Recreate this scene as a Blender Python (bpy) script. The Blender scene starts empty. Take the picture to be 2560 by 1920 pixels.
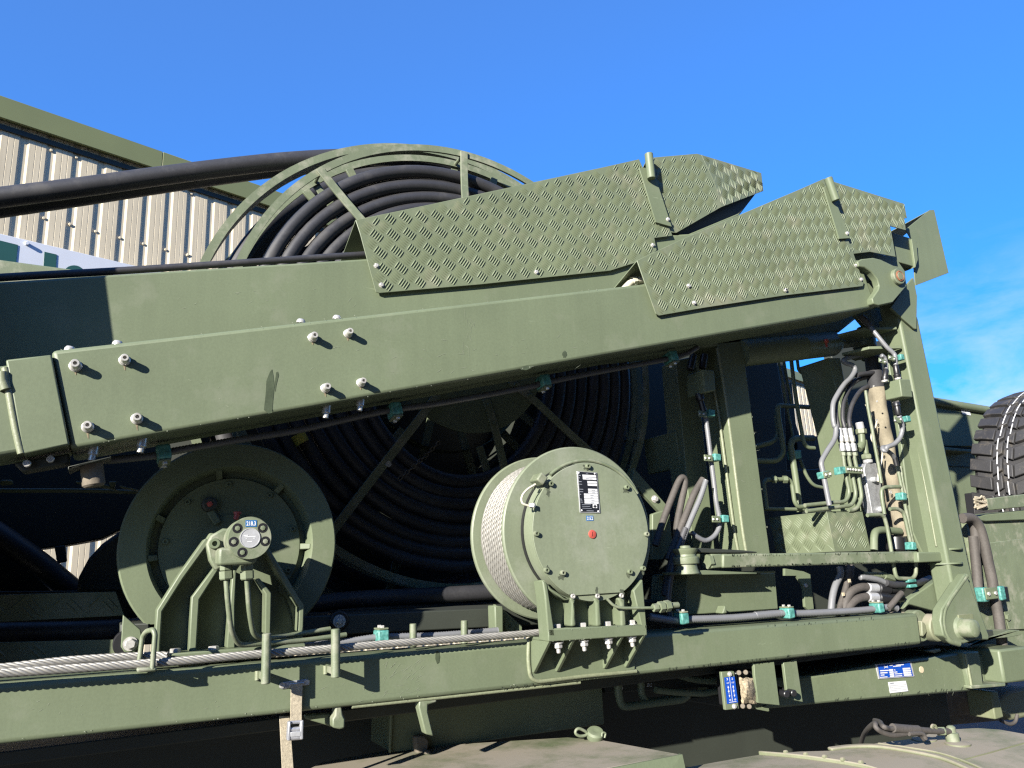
import bpy, bmesh, math, random
from mathutils import Vector, Matrix, Quaternion
random.seed(7)
R = math.radians
scene = bpy.context.scene
COL = scene.collection

# ------------------------------------------------------------------ camera
FPX, IW, IH = 1923.0, 2560.0, 1920.0          # focal length in photo pixels, photo size
YAW, PITCH, ROLL = R(27.5), R(13.6), R(2.6)   # yaw is measured from +Y towards +X
EYE = Vector((0.0, 0.0, 1.70))
_f0 = Vector((math.sin(YAW), math.cos(YAW), 0))
_r0 = Vector((math.cos(YAW), -math.sin(YAW), 0))
FWD = _f0 * math.cos(PITCH) + Vector((0, 0, 1)) * math.sin(PITCH)
_u0 = _r0.cross(FWD)
RIGHT = _r0 * math.cos(ROLL) - _u0 * math.sin(ROLL)
UP = _u0 * math.cos(ROLL) + _r0 * math.sin(ROLL)
cam_d = bpy.data.cameras.new("camera")
cam = bpy.data.objects.new("camera", cam_d)
COL.objects.link(cam)
cam_d.sensor_width = 36.0
cam_d.lens = FPX / IW * 36.0
cam_d.clip_start, cam_d.clip_end = 0.05, 3000
cam.matrix_world = Matrix(((RIGHT.x, UP.x, -FWD.x, EYE.x), (RIGHT.y, UP.y, -FWD.y, EYE.y), (RIGHT.z, UP.z, -FWD.z, EYE.z), (0, 0, 0, 1)))
scene.camera = cam

# ------------------------------------------------------------------ light
SUN_DIR = Vector((0.79, 0.50, -0.34)).normalized()      # the way the sunlight travels
elev = math.asin(-SUN_DIR.z)
azim = math.atan2(-SUN_DIR.x, -SUN_DIR.y)               # compass angle of the sun from +Y towards +X
world = bpy.data.worlds.new("World")
scene.world = world
world.use_nodes = True
wn, wl = world.node_tree.nodes, world.node_tree.links
wn.clear()
w_out = wn.new("ShaderNodeOutputWorld")
w_bg = wn.new("ShaderNodeBackground")
w_sky = wn.new("ShaderNodeTexSky")
w_sky.sky_type = 'NISHITA'
w_sky.sun_disc = False
w_sky.sun_elevation = elev
w_sky.sun_rotation = azim
w_sky.altitude = 500
w_sky.air_density = 1.0
w_sky.dust_density = 0.0
w_sky.ozone_density = 10.0
w_gam = wn.new("ShaderNodeGamma")
w_gam.inputs["Gamma"].default_value = 0.7
w_hs = wn.new("ShaderNodeHueSaturation")
w_hs.inputs["Saturation"].default_value = 1.36
w_hs.inputs["Value"].default_value = 1.38
w_pale = wn.new("ShaderNodeMix"); w_pale.data_type = 'RGBA'
w_pale.inputs["Factor"].default_value = 0.085
w_hs.inputs["Hue"].default_value = 0.513
w_pale.inputs["B"].default_value = (3.0, 3.2, 3.4, 1)
# thin high clouds, low over the horizon
w_tc = wn.new("ShaderNodeTexCoord")
w_map = wn.new("ShaderNodeMapping")
w_map.inputs["Scale"].default_value = (2.2, 2.2, 6.0)
w_n = wn.new("ShaderNodeTexNoise")
w_n.inputs["Scale"].default_value = 2.6
w_n.inputs["Detail"].default_value = 9
w_n.inputs["Roughness"].default_value = 0.62
w_n.inputs["Distortion"].default_value = 0.3
w_cr = wn.new("ShaderNodeMapRange")
w_cr.inputs["From Min"].default_value, w_cr.inputs["From Max"].default_value = 0.42, 0.72
w_sep = wn.new("ShaderNodeSeparateXYZ")
w_el = wn.new("ShaderNodeMapRange")
w_el.inputs["From Min"].default_value, w_el.inputs["From Max"].default_value = 0.36, 0.18
w_mul = wn.new("ShaderNodeMath"); w_mul.operation = 'MULTIPLY'
w_mul2 = wn.new("ShaderNodeMath"); w_mul2.operation = 'MULTIPLY'; w_mul2.inputs[1].default_value = 0.6
w_mix = wn.new("ShaderNodeMix"); w_mix.data_type = 'RGBA'
w_mix.inputs["B"].default_value = (2.5, 2.8, 3.1, 1)
wl.new(w_tc.outputs["Generated"], w_map.inputs["Vector"])
wl.new(w_map.outputs["Vector"], w_n.inputs["Vector"])
wl.new(w_n.outputs["Fac"], w_cr.inputs["Value"])
wl.new(w_tc.outputs["Generated"], w_sep.inputs[0])
wl.new(w_sep.outputs["Z"], w_el.inputs["Value"])
wl.new(w_cr.outputs["Result"], w_mul.inputs[0])
wl.new(w_el.outputs["Result"], w_mul.inputs[1])
wl.new(w_mul.outputs[0], w_mul2.inputs[0])
wl.new(w_sky.outputs["Color"], w_gam.inputs["Color"])
wl.new(w_gam.outputs["Color"], w_hs.inputs["Color"])
wl.new(w_hs.outputs["Color"], w_pale.inputs["A"])
wl.new(w_pale.outputs["Result"], w_mix.inputs["A"])
wl.new(w_mul2.outputs[0], w_mix.inputs["Factor"])
wl.new(w_mix.outputs["Result"], w_bg.inputs["Color"])
w_bg.inputs["Strength"].default_value = 0.10
wl.new(w_bg.outputs[0], w_out.inputs["Surface"])

sun_d = bpy.data.lights.new("sun", 'SUN')
sun_d.energy = 5.0
sun_d.angle = R(0.53)
sun_d.color = (1.0, 0.945, 0.85)
sun = bpy.data.objects.new("sun", sun_d)
COL.objects.link(sun)
sun.rotation_euler = SUN_DIR.to_track_quat('-Z', 'Y').to_euler()
sun.location = (-8, -5, 9)
scene.view_settings.view_transform = 'Standard'
scene.view_settings.look = 'None'
scene.view_settings.exposure = 1.75
scene.view_settings.gamma = 1.0
scene.view_settings.use_curve_mapping = False
scene.cycles.max_bounces = 6
scene.cycles.use_denoising = False      # the fine chequer-plate relief stays sharp; the little grain left is like a phone camera's
scene.cycles.filter_width = 1.3
scene.cycles.use_adaptive_sampling = False

# ------------------------------------------------------------------ from photo measurements to places
def ray(px, py):
    return FWD + RIGHT * ((px - IW / 2) / FPX) - UP * ((py - IH / 2) / FPX)
def at(px, py, Y):
    d = ray(px, py); return EYE + d * (Y / d.y)
def atz(px, py, Z):
    d = ray(px, py); return EYE + d * ((Z - EYE.z) / d.z)
def hit(px, py, P0, n):
    d = ray(px, py); return EYE + d * ((P0 - EYE).dot(n) / d.dot(n))
def mpp(P):
    return (P - EYE).dot(FWD) / FPX               # metres that one photo pixel covers at P
def fr(ox, oy, s):                                # a measuring frame: offset and scale
    return lambda *pts: [(ox + p[0] * s, oy + p[1] * s) for p in pts]
_s = 800 / 2212
fA, fB, fC, fD = fr(0, 200, _s), fr(500, 300, _s), fr(1200, 300, _s), fr(1760, 400, _s)
fE, fF, fG, fH = fr(0, 750, _s), fr(600, 750, _s), fr(1150, 800, _s), fr(1600, 750, _s)
fI, fJ, fK, fL = fr(0, 1320, _s), fr(600, 1320, _s), fr(1150, 1320, _s), fr(1760, 1320, _s)
fN, fO, fR = fr(1860, 800, 700 / 1936), fr(250, 1100, 650 / 1797), fr(1150, 1080, 600 / 1605)
fS, fT, fU = fr(1700, 1180, 460 / 2008), fr(2000, 1380, 560 / 2212), fr(2240, 940, 320 / 1154)
fV, fW, fX = fr(2000, 780, 320 / 1561), fr(2020, 1100, 300 / 1555), fr(1780, 880, 280 / 1106)
fY, fAA, fAB = fr(0, 1150, 420 / 1366), fr(1430, 1170, 100 / 873), fr(2140, 1620, 200 / 2212)
fAC, fAD, fAE = fr(1740, 1640, 220 / 2212), fr(1500, 1560, 460 / 2120), fr(560, 1260, 160 / 1896)
fAF, fAG, fAH = fr(1560, 1320, 300 / 2074), fr(2060, 1760, 500 / 2212), fr(0, 560, 360 / 2212)
def plane(pts, Y):
    return [at(p[0], p[1], Y) for p in pts]

# ------------------------------------------------------------------ materials
MAT = {}
def mat(name, col, rough=0.5, metal=0.0, var=0.10, vscale=5.0, speck=0.05, streak=0.0, bump=0.0, bscale=300.0, dirt=None, dirt_amt=0.0,
        dirt_scale=7.0, spec=0.5, dirt_up=0.0, wear=0.0):
    if name not in ("wall_cream", "sign_white", "sign_green", "eave_green", "asphalt"):
        col = tuple(c * 0.57 for c in col); dirt = tuple(c * 0.57 for c in dirt) if dirt else None
    m = bpy.data.materials.new(name); m.use_nodes = True
    nt = m.node_tree; n, l = nt.nodes, nt.links
    b = n["Principled BSDF"]
    b.inputs["Roughness"].default_value = rough
    b.inputs["Metallic"].default_value = metal
    b.inputs["Specular IOR Level"].default_value = spec
    geo = n.new("ShaderNodeNewGeometry")
    def noise(scale, detail=4, rgh=0.55, stretch=None):
        t = n.new("ShaderNodeTexNoise"); t.inputs["Scale"].default_value = scale
        t.inputs["Detail"].default_value = detail; t.inputs["Roughness"].default_value = rgh
        if stretch:
            mp = n.new("ShaderNodeMapping"); mp.inputs["Scale"].default_value = stretch
            l.new(geo.outputs["Position"], mp.inputs["Vector"]); l.new(mp.outputs[0], t.inputs["Vector"])
        else:
            l.new(geo.outputs["Position"], t.inputs["Vector"])
        return t.outputs["Fac"]
    def remap(sock, a, c, lo, hi):
        r = n.new("ShaderNodeMapRange"); r.inputs["From Min"].default_value, r.inputs["From Max"].default_value = a, c
        r.inputs["To Min"].default_value, r.inputs["To Max"].default_value = lo, hi
        l.new(sock, r.inputs["Value"]); return r.outputs["Result"]
    def mul(x, y):
        k = n.new("ShaderNodeMath"); k.operation = 'MULTIPLY'; l.new(x, k.inputs[0])
        if isinstance(y, (int, float)): k.inputs[1].default_value = y
        else: l.new(y, k.inputs[1])
        return k.outputs[0]
    f = remap(noise(vscale), 0.3, 0.7, 1 - var, 1 + var)
    if speck: f = mul(f, remap(noise(160, 2), 0.3, 0.7, 1 - speck, 1 + speck))
    if streak: f = mul(f, remap(noise(1.0, 5, 0.6, (34, 34, 1.6)), 0.3, 0.7, 1 - streak, 1 + streak))
    cm = n.new("ShaderNodeMix"); cm.data_type = 'RGBA'; cm.blend_type = 'MULTIPLY'
    cm.inputs["Factor"].default_value = 1.0
    cm.inputs["A"].default_value = (*col, 1)
    cc = n.new("ShaderNodeCombineColor")
    for i in range(3): l.new(f, cc.inputs[i])
    l.new(cc.outputs[0], cm.inputs["B"])
    out = cm.outputs["Result"]
    if dirt_amt:
        dm = n.new("ShaderNodeMix"); dm.data_type = 'RGBA'
        dm.inputs["B"].default_value = (*dirt, 1)
        d = remap(noise(dirt_scale, 8, 0.65), 0.62 - 0.30 * dirt_amt, 0.80 - 0.28 * dirt_amt, 0, min(1, 0.35 + dirt_amt))
        if dirt_up:
            sp = n.new("ShaderNodeSeparateXYZ"); l.new(geo.outputs["Normal"], sp.inputs[0])
            d = mul(d, remap(sp.outputs["Z"], 0.2, 0.9, 1 - dirt_up, 1))
        l.new(d, dm.inputs["Factor"]); l.new(out, dm.inputs["A"]); out = dm.outputs["Result"]
        rr = remap(d, 0, 1, rough, min(1, rough + 0.3)); l.new(rr, b.inputs["Roughness"])
    if wear:
        wm = n.new("ShaderNodeMix"); wm.data_type = 'RGBA'
        wm.inputs["B"].default_value = (min(1, col[0] * 2.1), min(1, col[1] * 2.0), min(1, col[2] * 2.2), 1)
        sc = remap(noise(1.0, 6, 0.6, (9, 9, 90)), 0.675, 0.70, 0, 1)
        sc2 = remap(noise(2.6, 2), 0.55, 0.66, 0, wear)
        l.new(mul(sc, sc2), wm.inputs["Factor"]); l.new(out, wm.inputs["A"]); out = wm.outputs["Result"]
    l.new(out, b.inputs["Base Color"])
    if bump:
        bp = n.new("ShaderNodeBump"); bp.inputs["Strength"].default_value = bump; bp.inputs["Distance"].default_value = 0.002
        l.new(noise(bscale, 3), bp.inputs["Height"]); l.new(bp.outputs["Normal"], b.inputs["Normal"])
    MAT[name] = m
    return m
OLIVE = (0.168, 0.203, 0.124)
mat("olive_paint", OLIVE, 0.50, spec=0.32, var=0.09, vscale=2.6, speck=0.05, streak=0.035, bump=0.06, bscale=420, dirt=(0.22, 0.24, 0.17), dirt_amt=0.22, dirt_scale=6, wear=0.7)
mat("olive_paint_worn", (0.176, 0.209, 0.128), 0.5, var=0.10, vscale=6, speck=0.05, streak=0.06, bump=0.15, dirt=(0.33, 0.33, 0.25), dirt_amt=0.42, dirt_scale=16, wear=0.8)
mat("olive_faded", (0.215, 0.248, 0.165), 0.5, spec=0.35, var=0.10, vscale=4, speck=0.05, streak=0.07, bump=0.05, bscale=420, dirt=(0.30, 0.32, 0.25), dirt_amt=0.40, dirt_scale=5, wear=0.7)
mat("olive_tread", (0.176, 0.209, 0.128), 0.42, spec=0.45, var=0.09, vscale=5, speck=0.05, bump=0.04, dirt=(0.27, 0.27, 0.19), dirt_amt=0.34, dirt_scale=8)
mat("olive_dusty", (0.16, 0.19, 0.10), 0.55, var=0.12, vscale=6, speck=0.08, streak=0.08, bump=0.2, dirt=(0.34, 0.30, 0.23), dirt_amt=1.0, dirt_scale=4, dirt_up=0.75)
mat("mud_brown", (0.16, 0.135, 0.10), 0.85, var=0.22, vscale=8, speck=0.15, streak=0.25, bump=0.4, bscale=90, dirt=(0.30, 0.255, 0.19), dirt_amt=0.35, dirt_scale=7)
mat("weld", (0.24, 0.265, 0.165), 0.45, var=0.10, vscale=60, speck=0.1, bump=0.25, bscale=160)
mat("hose_rubber", (0.040, 0.040, 0.044), 0.5, var=0.15, vscale=9, speck=0.12, bump=0.08, bscale=500, dirt=(0.06, 0.058, 0.058), dirt_amt=0.35, dirt_scale=9)
mat("hose_dusty", (0.085, 0.075, 0.066), 0.75, var=0.22, vscale=14, speck=0.16, bump=0.1, bscale=500)
mat("black_plastic", (0.018, 0.018, 0.020), 0.4, var=0.1, speck=0.05)
mat("grey_conduit", (0.215, 0.22, 0.23), 0.42, var=0.06, vscale=20, speck=0.03)
mat("dark_conduit", (0.10, 0.10, 0.105), 0.45, var=0.08, vscale=20, speck=0.03)
mat("zinc_bolt", (0.80, 0.78, 0.73), 0.34, metal=0.5, var=0.15, vscale=60, speck=0.12, dirt=(0.33, 0.25, 0.17), dirt_amt=0.2, dirt_scale=70)
mat("steel_rope", (0.34, 0.33, 0.30), 0.5, metal=0.25, var=0.10, vscale=24, speck=0.10)
mat("bright_steel", (0.62, 0.63, 0.66), 0.38, metal=0.55, var=0.10, vscale=40, speck=0.1)
mat("teal_clamp", (0.075, 0.27, 0.235), 0.5, var=0.40, vscale=75, speck=0.15, dirt=(0.20, 0.50, 0.45), dirt_amt=0.4, dirt_scale=70)
mat("red_plastic", (0.55, 0.10, 0.075), 0.45, var=0.12, vscale=80)
mat("rust", (0.26, 0.10, 0.05), 0.8, var=0.3, vscale=70, speck=0.2)
mat("aluminium", (0.55, 0.56, 0.57), 0.45, metal=0.6, var=0.15, vscale=30, speck=0.15, streak=0.2)
mat("canvas_beige", (0.27, 0.235, 0.165), 0.9, var=0.14, vscale=18, speck=0.10, bump=0.06, bscale=240)
mat("canvas_dark", (0.035, 0.035, 0.038), 0.8, var=0.2, vscale=18, speck=0.10, bump=0.5, bscale=240)
mat("webbing", (0.46, 0.40, 0.29), 0.85, var=0.1, vscale=40, speck=0.18, bump=0.5, bscale=500)
mat("cream_cable", (0.70, 0.66, 0.52), 0.5, var=0.06, vscale=30)
mat("tape_yellow", (0.62, 0.48, 0.05), 0.6, var=0.15, vscale=30)
mat("plate_black", (0.018, 0.020, 0.026), 0.35, var=0.1)
mat("plate_blue", (0.010, 0.085, 0.50), 0.4, var=0.06, vscale=60)
mat("label_blue", (0.03, 0.16, 0.40), 0.4, var=0.05)
mat("print_white", (0.78, 0.79, 0.80), 0.5, var=0.04)
mat("print_grey", (0.30, 0.32, 0.36), 0.5, var=0.04)
mat("plate_silver", (0.62, 0.63, 0.64), 0.38, metal=0.35, var=0.08, vscale=60)
mat("sticker_cream", (0.66, 0.56, 0.38), 0.6, var=0.05)
mat("tyre_rubber", (0.036, 0.035, 0.036), 0.62, var=0.18, vscale=10, speck=0.15, bump=0.3, bscale=240, dirt=(0.14, 0.12, 0.09), dirt_amt=0.28, dirt_scale=16)
mat("chalk_white", (0.75, 0.76, 0.78), 0.7, var=0.1, vscale=40)
mat("wall_cream", (0.50, 0.43, 0.305), 0.5, var=0.05, vscale=2.0, speck=0.02, streak=0.09, spec=0.15)
mat("eave_green", (0.145, 0.160, 0.066), 0.5, var=0.05, vscale=2, speck=0.03)
mat("sign_white", (0.50, 0.52, 0.56), 0.6, var=0.02, spec=0.15)
mat("sign_green", (0.02, 0.07, 0.055), 0.4, var=0.04)
mat("brick_dark", (0.10, 0.07, 0.055), 0.9, var=0.2, vscale=3, speck=0.2)
mat("shade_dark_green", (0.034, 0.040, 0.030), 0.6, var=0.15, vscale=4, speck=0.06)  # dark green that also paints in shade on recessed and hidden parts
mat("asphalt", (0.052, 0.050, 0.047), 0.9, var=0.18, vscale=1.5, speck=0.3, bump=0.6, bscale=120)
mat("fibre", (0.40, 0.33, 0.22), 0.95, var=0.5, vscale=60, speck=0.4, bump=1.0, bscale=180)

# ------------------------------------------------------------------ mesh helpers
def finish(name, verts, faces, m, parent=None, smooth=35, bevel=0.0, seg=2, label=None, kind=None):
    verts = [Vector(v) for v in verts]
    lo = Vector((min(v.x for v in verts), min(v.y for v in verts), min(v.z for v in verts)))
    hi = Vector((max(v.x for v in verts), max(v.y for v in verts), max(v.z for v in verts)))
    c = (lo + hi) / 2
    if parent is None: c.z = lo.z
    me = bpy.data.meshes.new(name)
    me.from_pydata([v - c for v in verts], [], faces)
    bm = bmesh.new(); bm.from_mesh(me)
    bmesh.ops.recalc_face_normals(bm, faces=bm.faces)
    bm.to_mesh(me); bm.free()
    me.materials.append(MAT[m] if isinstance(m, str) else m)
    o = bpy.data.objects.new(name, me)
    COL.objects.link(o)
    if parent is not None:
        o.parent = parent
        o.location = c - WLOC[parent.name]
    else:
        o.location = c
    WLOC[o.name] = c
    if smooth:
        me.polygons.foreach_set("use_smooth", [True] * len(me.polygons))
        me.set_sharp_from_angle(angle=R(smooth))
    if bevel:
        bv = o.modifiers.new("bevel", 'BEVEL'); bv.width = bevel; bv.segments = seg; bv.limit_method = 'ANGLE'; bv.angle_limit = R(38)
        bv.use_clamp_overlap = True; bv.harden_normals = False
    if label: o["label"] = label
    if kind: o["kind"] = kind
    return o
WLOC = {}
def thing(name, label, cat, loc, group=None, kind=None):
    o = bpy.data.objects.new(name, None)
    o.empty_display_size = 0.05
    COL.objects.link(o)
    o.location = loc; WLOC[o.name] = Vector(loc)
    o["label"] = label; o["category"] = cat
    if group: o["group"] = group
    if kind: o["kind"] = kind
    return o
def tag(o, label, cat, group=None):
    o["label"] = label; o["category"] = cat
    if group: o["group"] = group
    return o
def prism_geo(front, ext):
    n = len(front); v = list(front) + [p + ext for p in front]
    f = [list(range(n)), list(range(2 * n - 1, n - 1, -1))]
    for i in range(n):
        j = (i + 1) % n; f.append([i, j, j + n, i + n])
    return v, f
def prism(name, pts, Y, depth, m, parent=None, bevel=0.004, **k):
    """an outline measured on the upright plane Y = const, with its own depth behind that plane"""
    v, f = prism_geo(plane(pts, Y), Vector((0, depth, 0)))
    return finish(name, v, f, m, parent, bevel=bevel, **k)
def slab(name, pts3, ext, m, parent=None, bevel=0.003, **k):
    v, f = prism_geo([Vector(p) for p in pts3], Vector(ext))
    return finish(name, v, f, m, parent, bevel=bevel, **k)
def box(name, c, size, m, parent=None, bevel=0.003, rot=None, **k):
    hx, hy, hz = size[0] / 2, size[1] / 2, size[2] / 2
    v = [Vector((sx * hx, sy * hy, sz * hz)) for sx in (-1, 1) for sy in (-1, 1) for sz in (-1, 1)]
    if rot is not None: v = [rot @ p for p in v]
    v = [p + Vector(c) for p in v]
    f = [[0, 1, 3, 2], [4, 6, 7, 5], [0, 4, 5, 1], [2, 3, 7, 6], [0, 2, 6, 4], [1, 5, 7, 3]]
    return finish(name, v, f, m, parent, bevel=bevel, **k)
def basis(axis):
    a = Vector(axis).normalized()
    ref = Vector((0, 0, 1)) if abs(a.z) < 0.9 else Vector((1, 0, 0))
    u = ref.cross(a).normalized(); w = a.cross(u)
    return a, u, w
def lathe_geo(c, axis, prof, seg=48, closed=False):
    a, u, w = basis(axis); c = Vector(c); v, f = [], []
    rings = []
    for r, h in prof:
        if r < 1e-6:
            rings.append([len(v)]); v.append(c + a * h)
        else:
            rings.append(list(range(len(v), len(v) + seg)))
            for i in range(seg):
                t = 2 * math.pi * i / seg
                v.append(c + a * h + (u * math.cos(t) + w * math.sin(t)) * r)
    pairs = list(zip(rings, rings[1:]))
    if closed: pairs.append((rings[-1], rings[0]))
    for r0, r1 in pairs:
        for i in range(seg):
            j = (i + 1) % seg
            if len(r0) == 1 and len(r1) == 1: continue
            if len(r0) == 1: f.append([r0[0], r1[i], r1[j]])
            elif len(r1) == 1: f.append([r0[i], r1[0], r0[j]])
            else: f.append([r0[i], r1[i], r1[j], r0[j]])
    return v, f
def lathe(name, c, axis, prof, m, parent=None, seg=48, closed=False, smooth=30, **k):
    v, f = lathe_geo(c, axis, prof, seg, closed)
    return finish(name, v, f, m, parent, smooth=smooth, **k)
def cyl(name, p0, p1, r, m, parent=None, seg=20, ch=None, **k):
    p0, p1 = Vector(p0), Vector(p1); h = (p1 - p0).length
    ch = min(r * 0.18, h * 0.2) if ch is None else ch
    return lathe(name, p0, p1 - p0, [(0, 0), (r - ch, 0), (r, ch), (r, h - ch), (r - ch, h), (0, h)], m, parent, seg, **k)
def hexnut(name, p0, axis, r, h, m="zinc_bolt", parent=None, washer=0.0, stud=0.0, **k):
    """hexagon head with chamfer, on an optional washer, with an optional threaded end"""
    a, u, w = basis(axis); v, f = [], []
    base = 0.0
    if washer:
        gv, gf = lathe_geo(p0, a, [(0, 0), (r * 1.32, 0), (r * 1.32, washer), (0, washer)], 20)
        v += gv; f += gf; base = washer
    o = len(v); rings = []
    for rr, hh in ((r, base), (r, base + h * 0.85), (r * 0.86, base + h)):
        rings.append(range(len(v), len(v) + 6))
        for i in range(6):
            t = math.pi / 3 * i + 0.35
            v.append(Vector(p0) + a * hh + (u * math.cos(t) + w * math.sin(t)) * rr)
    for r0, r1 in zip(rings, rings[1:]):
        for i in range(6):
            j = (i + 1) % 6; f.append([r0[i], r1[i], r1[j], r0[j]])
    f.append(list(rings[-1])); f.append(list(rings[0]))
    if stud:
        gv, gf = lathe_geo(Vector(p0) + a * (base + h * 0.9), a, [(0, 0), (r * 0.52, 0), (r * 0.52, stud * 0.85), (r * 0.42, stud), (0, stud)], 14)
        f += [[i + len(v) for i in q] for q in gf]; v += gv
    return finish(name, v, f, m, parent, smooth=25, **k)
def socket_screw(name, p0, axis, r, h, m="zinc_bolt", parent=None, **k):
    v, f = lathe_geo(p0, axis, [(0, 0), (r, 0), (r, h * 0.85), (r * 0.9, h), (r * 0.5, h), (r * 0.5, h * 0.45), (0, h * 0.45)], 16)
    return finish(name, v, f, m, parent, smooth=25, **k)
def catmull(pts, sub=8, closed=False):
    pts = [Vector(p) for p in pts]; n = len(pts); out = []
    for i in range(n if closed else n - 1):
        p0 = pts[(i - 1) % n] if (closed or i > 0) else pts[0] * 2 - pts[1]
        p1, p2 = pts[i], pts[(i + 1) % n]
        p3 = pts[(i + 2) % n] if (closed or i + 2 < n) else pts[-1] * 2 - pts[-2]
        for k in range(sub):
            t = k / sub
            out.append(0.5 * ((2 * p1) + (p2 - p0) * t + (2 * p0 - 5 * p1 + 4 * p2 - p3) * t * t + (3 * p1 - p0 - 3 * p2 + p3) * t ** 3))
    if not closed: out.append(pts[-1])
    return out
def fillet(pts, rad, n=6):
    pts = [Vector(p) for p in pts]; out = [pts[0]]
    for a, b, c in zip(pts, pts[1:], pts[2:]):
        d0, d1 = a - b, c - b
        r = min(rad, d0.length * 0.48, d1.length * 0.48)
        s, e = b + d0.normalized() * r, b + d1.normalized() * r
        for k in range(n + 1):
            t = k / n; out.append(s * (1 - t) ** 2 + b * 2 * t * (1 - t) + e * t * t)
    out.append(pts[-1]); return out
def resample(pts, step, closed=False):
    P = list(pts) + ([pts[0]] if closed else [])
    L = [0]
    for a, b in zip(P, P[1:]): L.append(L[-1] + (b - a).length)
    n = max(2, int(round(L[-1] / step))); out = []; j = 0
    for i in range(n + (0 if closed else 1)):
        s = L[-1] * i / n
        while j < len(L) - 2 and L[j + 1] < s: j += 1
        t = (s - L[j]) / max(1e-9, L[j + 1] - L[j]); out.append(P[j].lerp(P[j + 1], t))
    return out
def frames(pts, closed=False, up=None):
    n = len(pts); T = []
    for i in range(n):
        a = pts[(i - 1) % n] if (closed or i > 0) else pts[0]
        b = pts[(i + 1) % n] if (closed or i < n - 1) else pts[-1]
        T.append((b - a).normalized())
    ref = Vector(up) if up else (Vector((0, 0, 1)) if abs(T[0].z) < 0.8 else Vector((0, 1, 0)))
    u = (ref - T[0] * ref.dot(T[0])).normalized(); F = []
    for i in range(n):
        if i:
            q = T[i - 1].rotation_difference(T[i]); u = q @ u
            u = (u - T[i] * u.dot(T[i])).normalized()
        F.append((pts[i], u.copy(), T[i].cross(u)))
    return F
def sweep_geo(pts, rad, seg=12, closed=False, prof=None, up=None):
    F = frames(pts, closed, up); v, f = [], []; n = len(pts)
    m = len(prof) if prof else seg
    for i, (p, u, w) in enumerate(F):
        r = rad(i) if callable(rad) else rad
        for k in range(m):
            if prof: v.append(p + u * prof[k][0] + w * prof[k][1])
            else:
                t = 2 * math.pi * k / seg; v.append(p + (u * math.cos(t) + w * math.sin(t)) * r)
    for i in range(n if closed else n - 1):
        a, b = i * m, ((i + 1) % n) * m
        for k in range(m):
            j = (k + 1) % m; f.append([a + k, a + j, b + j, b + k])
    if not closed:
        f.append(list(range(m - 1, -1, -1))); f.append(list(range((n - 1) * m, n * m)))
    return v, f
def P3(pts, Y=None):
    """(px, py) or (px, py, Y) measurements -> points"""
    return [at(p[0], p[1], p[2] if len(p) > 2 else Y) for p in pts]
def withY(pts, *ys):
    n = len(pts)
    if len(ys) == n: return [(p[0], p[1], y) for p, y in zip(pts, ys)]
    a, b = ys[0], ys[-1]
    return [(p[0], p[1], a + (b - a) * i / max(1, n - 1)) for i, p in enumerate(pts)]
def tube(name, pts3, r, m, parent=None, bend=None, closed=False, seg=12, corr=None, step=None, **k):
    path = fillet(pts3, bend) if bend else catmull(pts3, 10, closed)
    if corr:
        path = resample(path, corr / 2, closed); v, f = sweep_geo(path, lambda i: r if i % 2 else r * 0.86, seg, closed)
        return finish(name, v, f, m, parent, smooth=80, **k)
    if step: path = resample(path, step, closed)
    v, f = sweep_geo(path, r, seg, closed)
    return finish(name, v, f, m, parent, smooth=50, **k)
def strip(name, pts3, prof, m, parent=None, bend=None, up=None, closed=False, bevel=0.0, **k):
    path = fillet(pts3, bend) if bend else [Vector(p) for p in pts3]
    v, f = sweep_geo(path, 0, prof=prof, up=up, closed=closed)
    return finish(name, v, f, m, parent, smooth=30, bevel=bevel, **k)
def rect(w, h):
    return [(-w / 2, -h / 2), (w / 2, -h / 2), (w / 2, h / 2), (-w / 2, h / 2)]
def rope_geo(path, r, strands=6, lay=0.075, step=0.006, seg=6, closed=False):
    path = resample(path, step, closed); F = frames(path, closed); v, f = [], []
    rs = r * 0.345; s = 0.0
    S = [0.0]
    for a, b in zip(path, path[1:]): S.append(S[-1] + (b - a).length)
    for q in range(strands):
        line = []
        for (p, u, w), s in zip(F, S):
            t = 2 * math.pi * (q / strands + s / lay)
            line.append(p + (u * math.cos(t) + w * math.sin(t)) * (r - rs))
        gv, gf = sweep_geo(line, rs, seg)
        f += [[i + len(v) for i in h] for h in gf]; v += gv
    return v, f
def ribbon(pts, wpx):
    """outline of a band of the given width (photo pixels) along a measured line"""
    L, Rr = [], []
    n = len(pts)
    for i, p in enumerate(pts):
        a = pts[max(0, i - 1)]; b = pts[min(n - 1, i + 1)]
        d = Vector((b[0] - a[0], b[1] - a[1])).normalized(); nrm = Vector((-d.y, d.x))
        w = wpx[i] if isinstance(wpx, (list, tuple)) else wpx
        L.append((p[0] + nrm.x * w / 2, p[1] + nrm.y * w / 2)); Rr.append((p[0] - nrm.x * w / 2, p[1] - nrm.y * w / 2))
    return L + Rr[::-1]
def inside(p, poly):
    x, y = p; c = False; n = len(poly); j = n - 1
    for i in range(n):
        xi, yi = poly[i]; xj, yj = poly[j]
        if (yi > y) != (yj > y) and x < (xj - xi) * (y - yi) / (yj - yi) + xi: c = not c
        j = i
    return c
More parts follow.
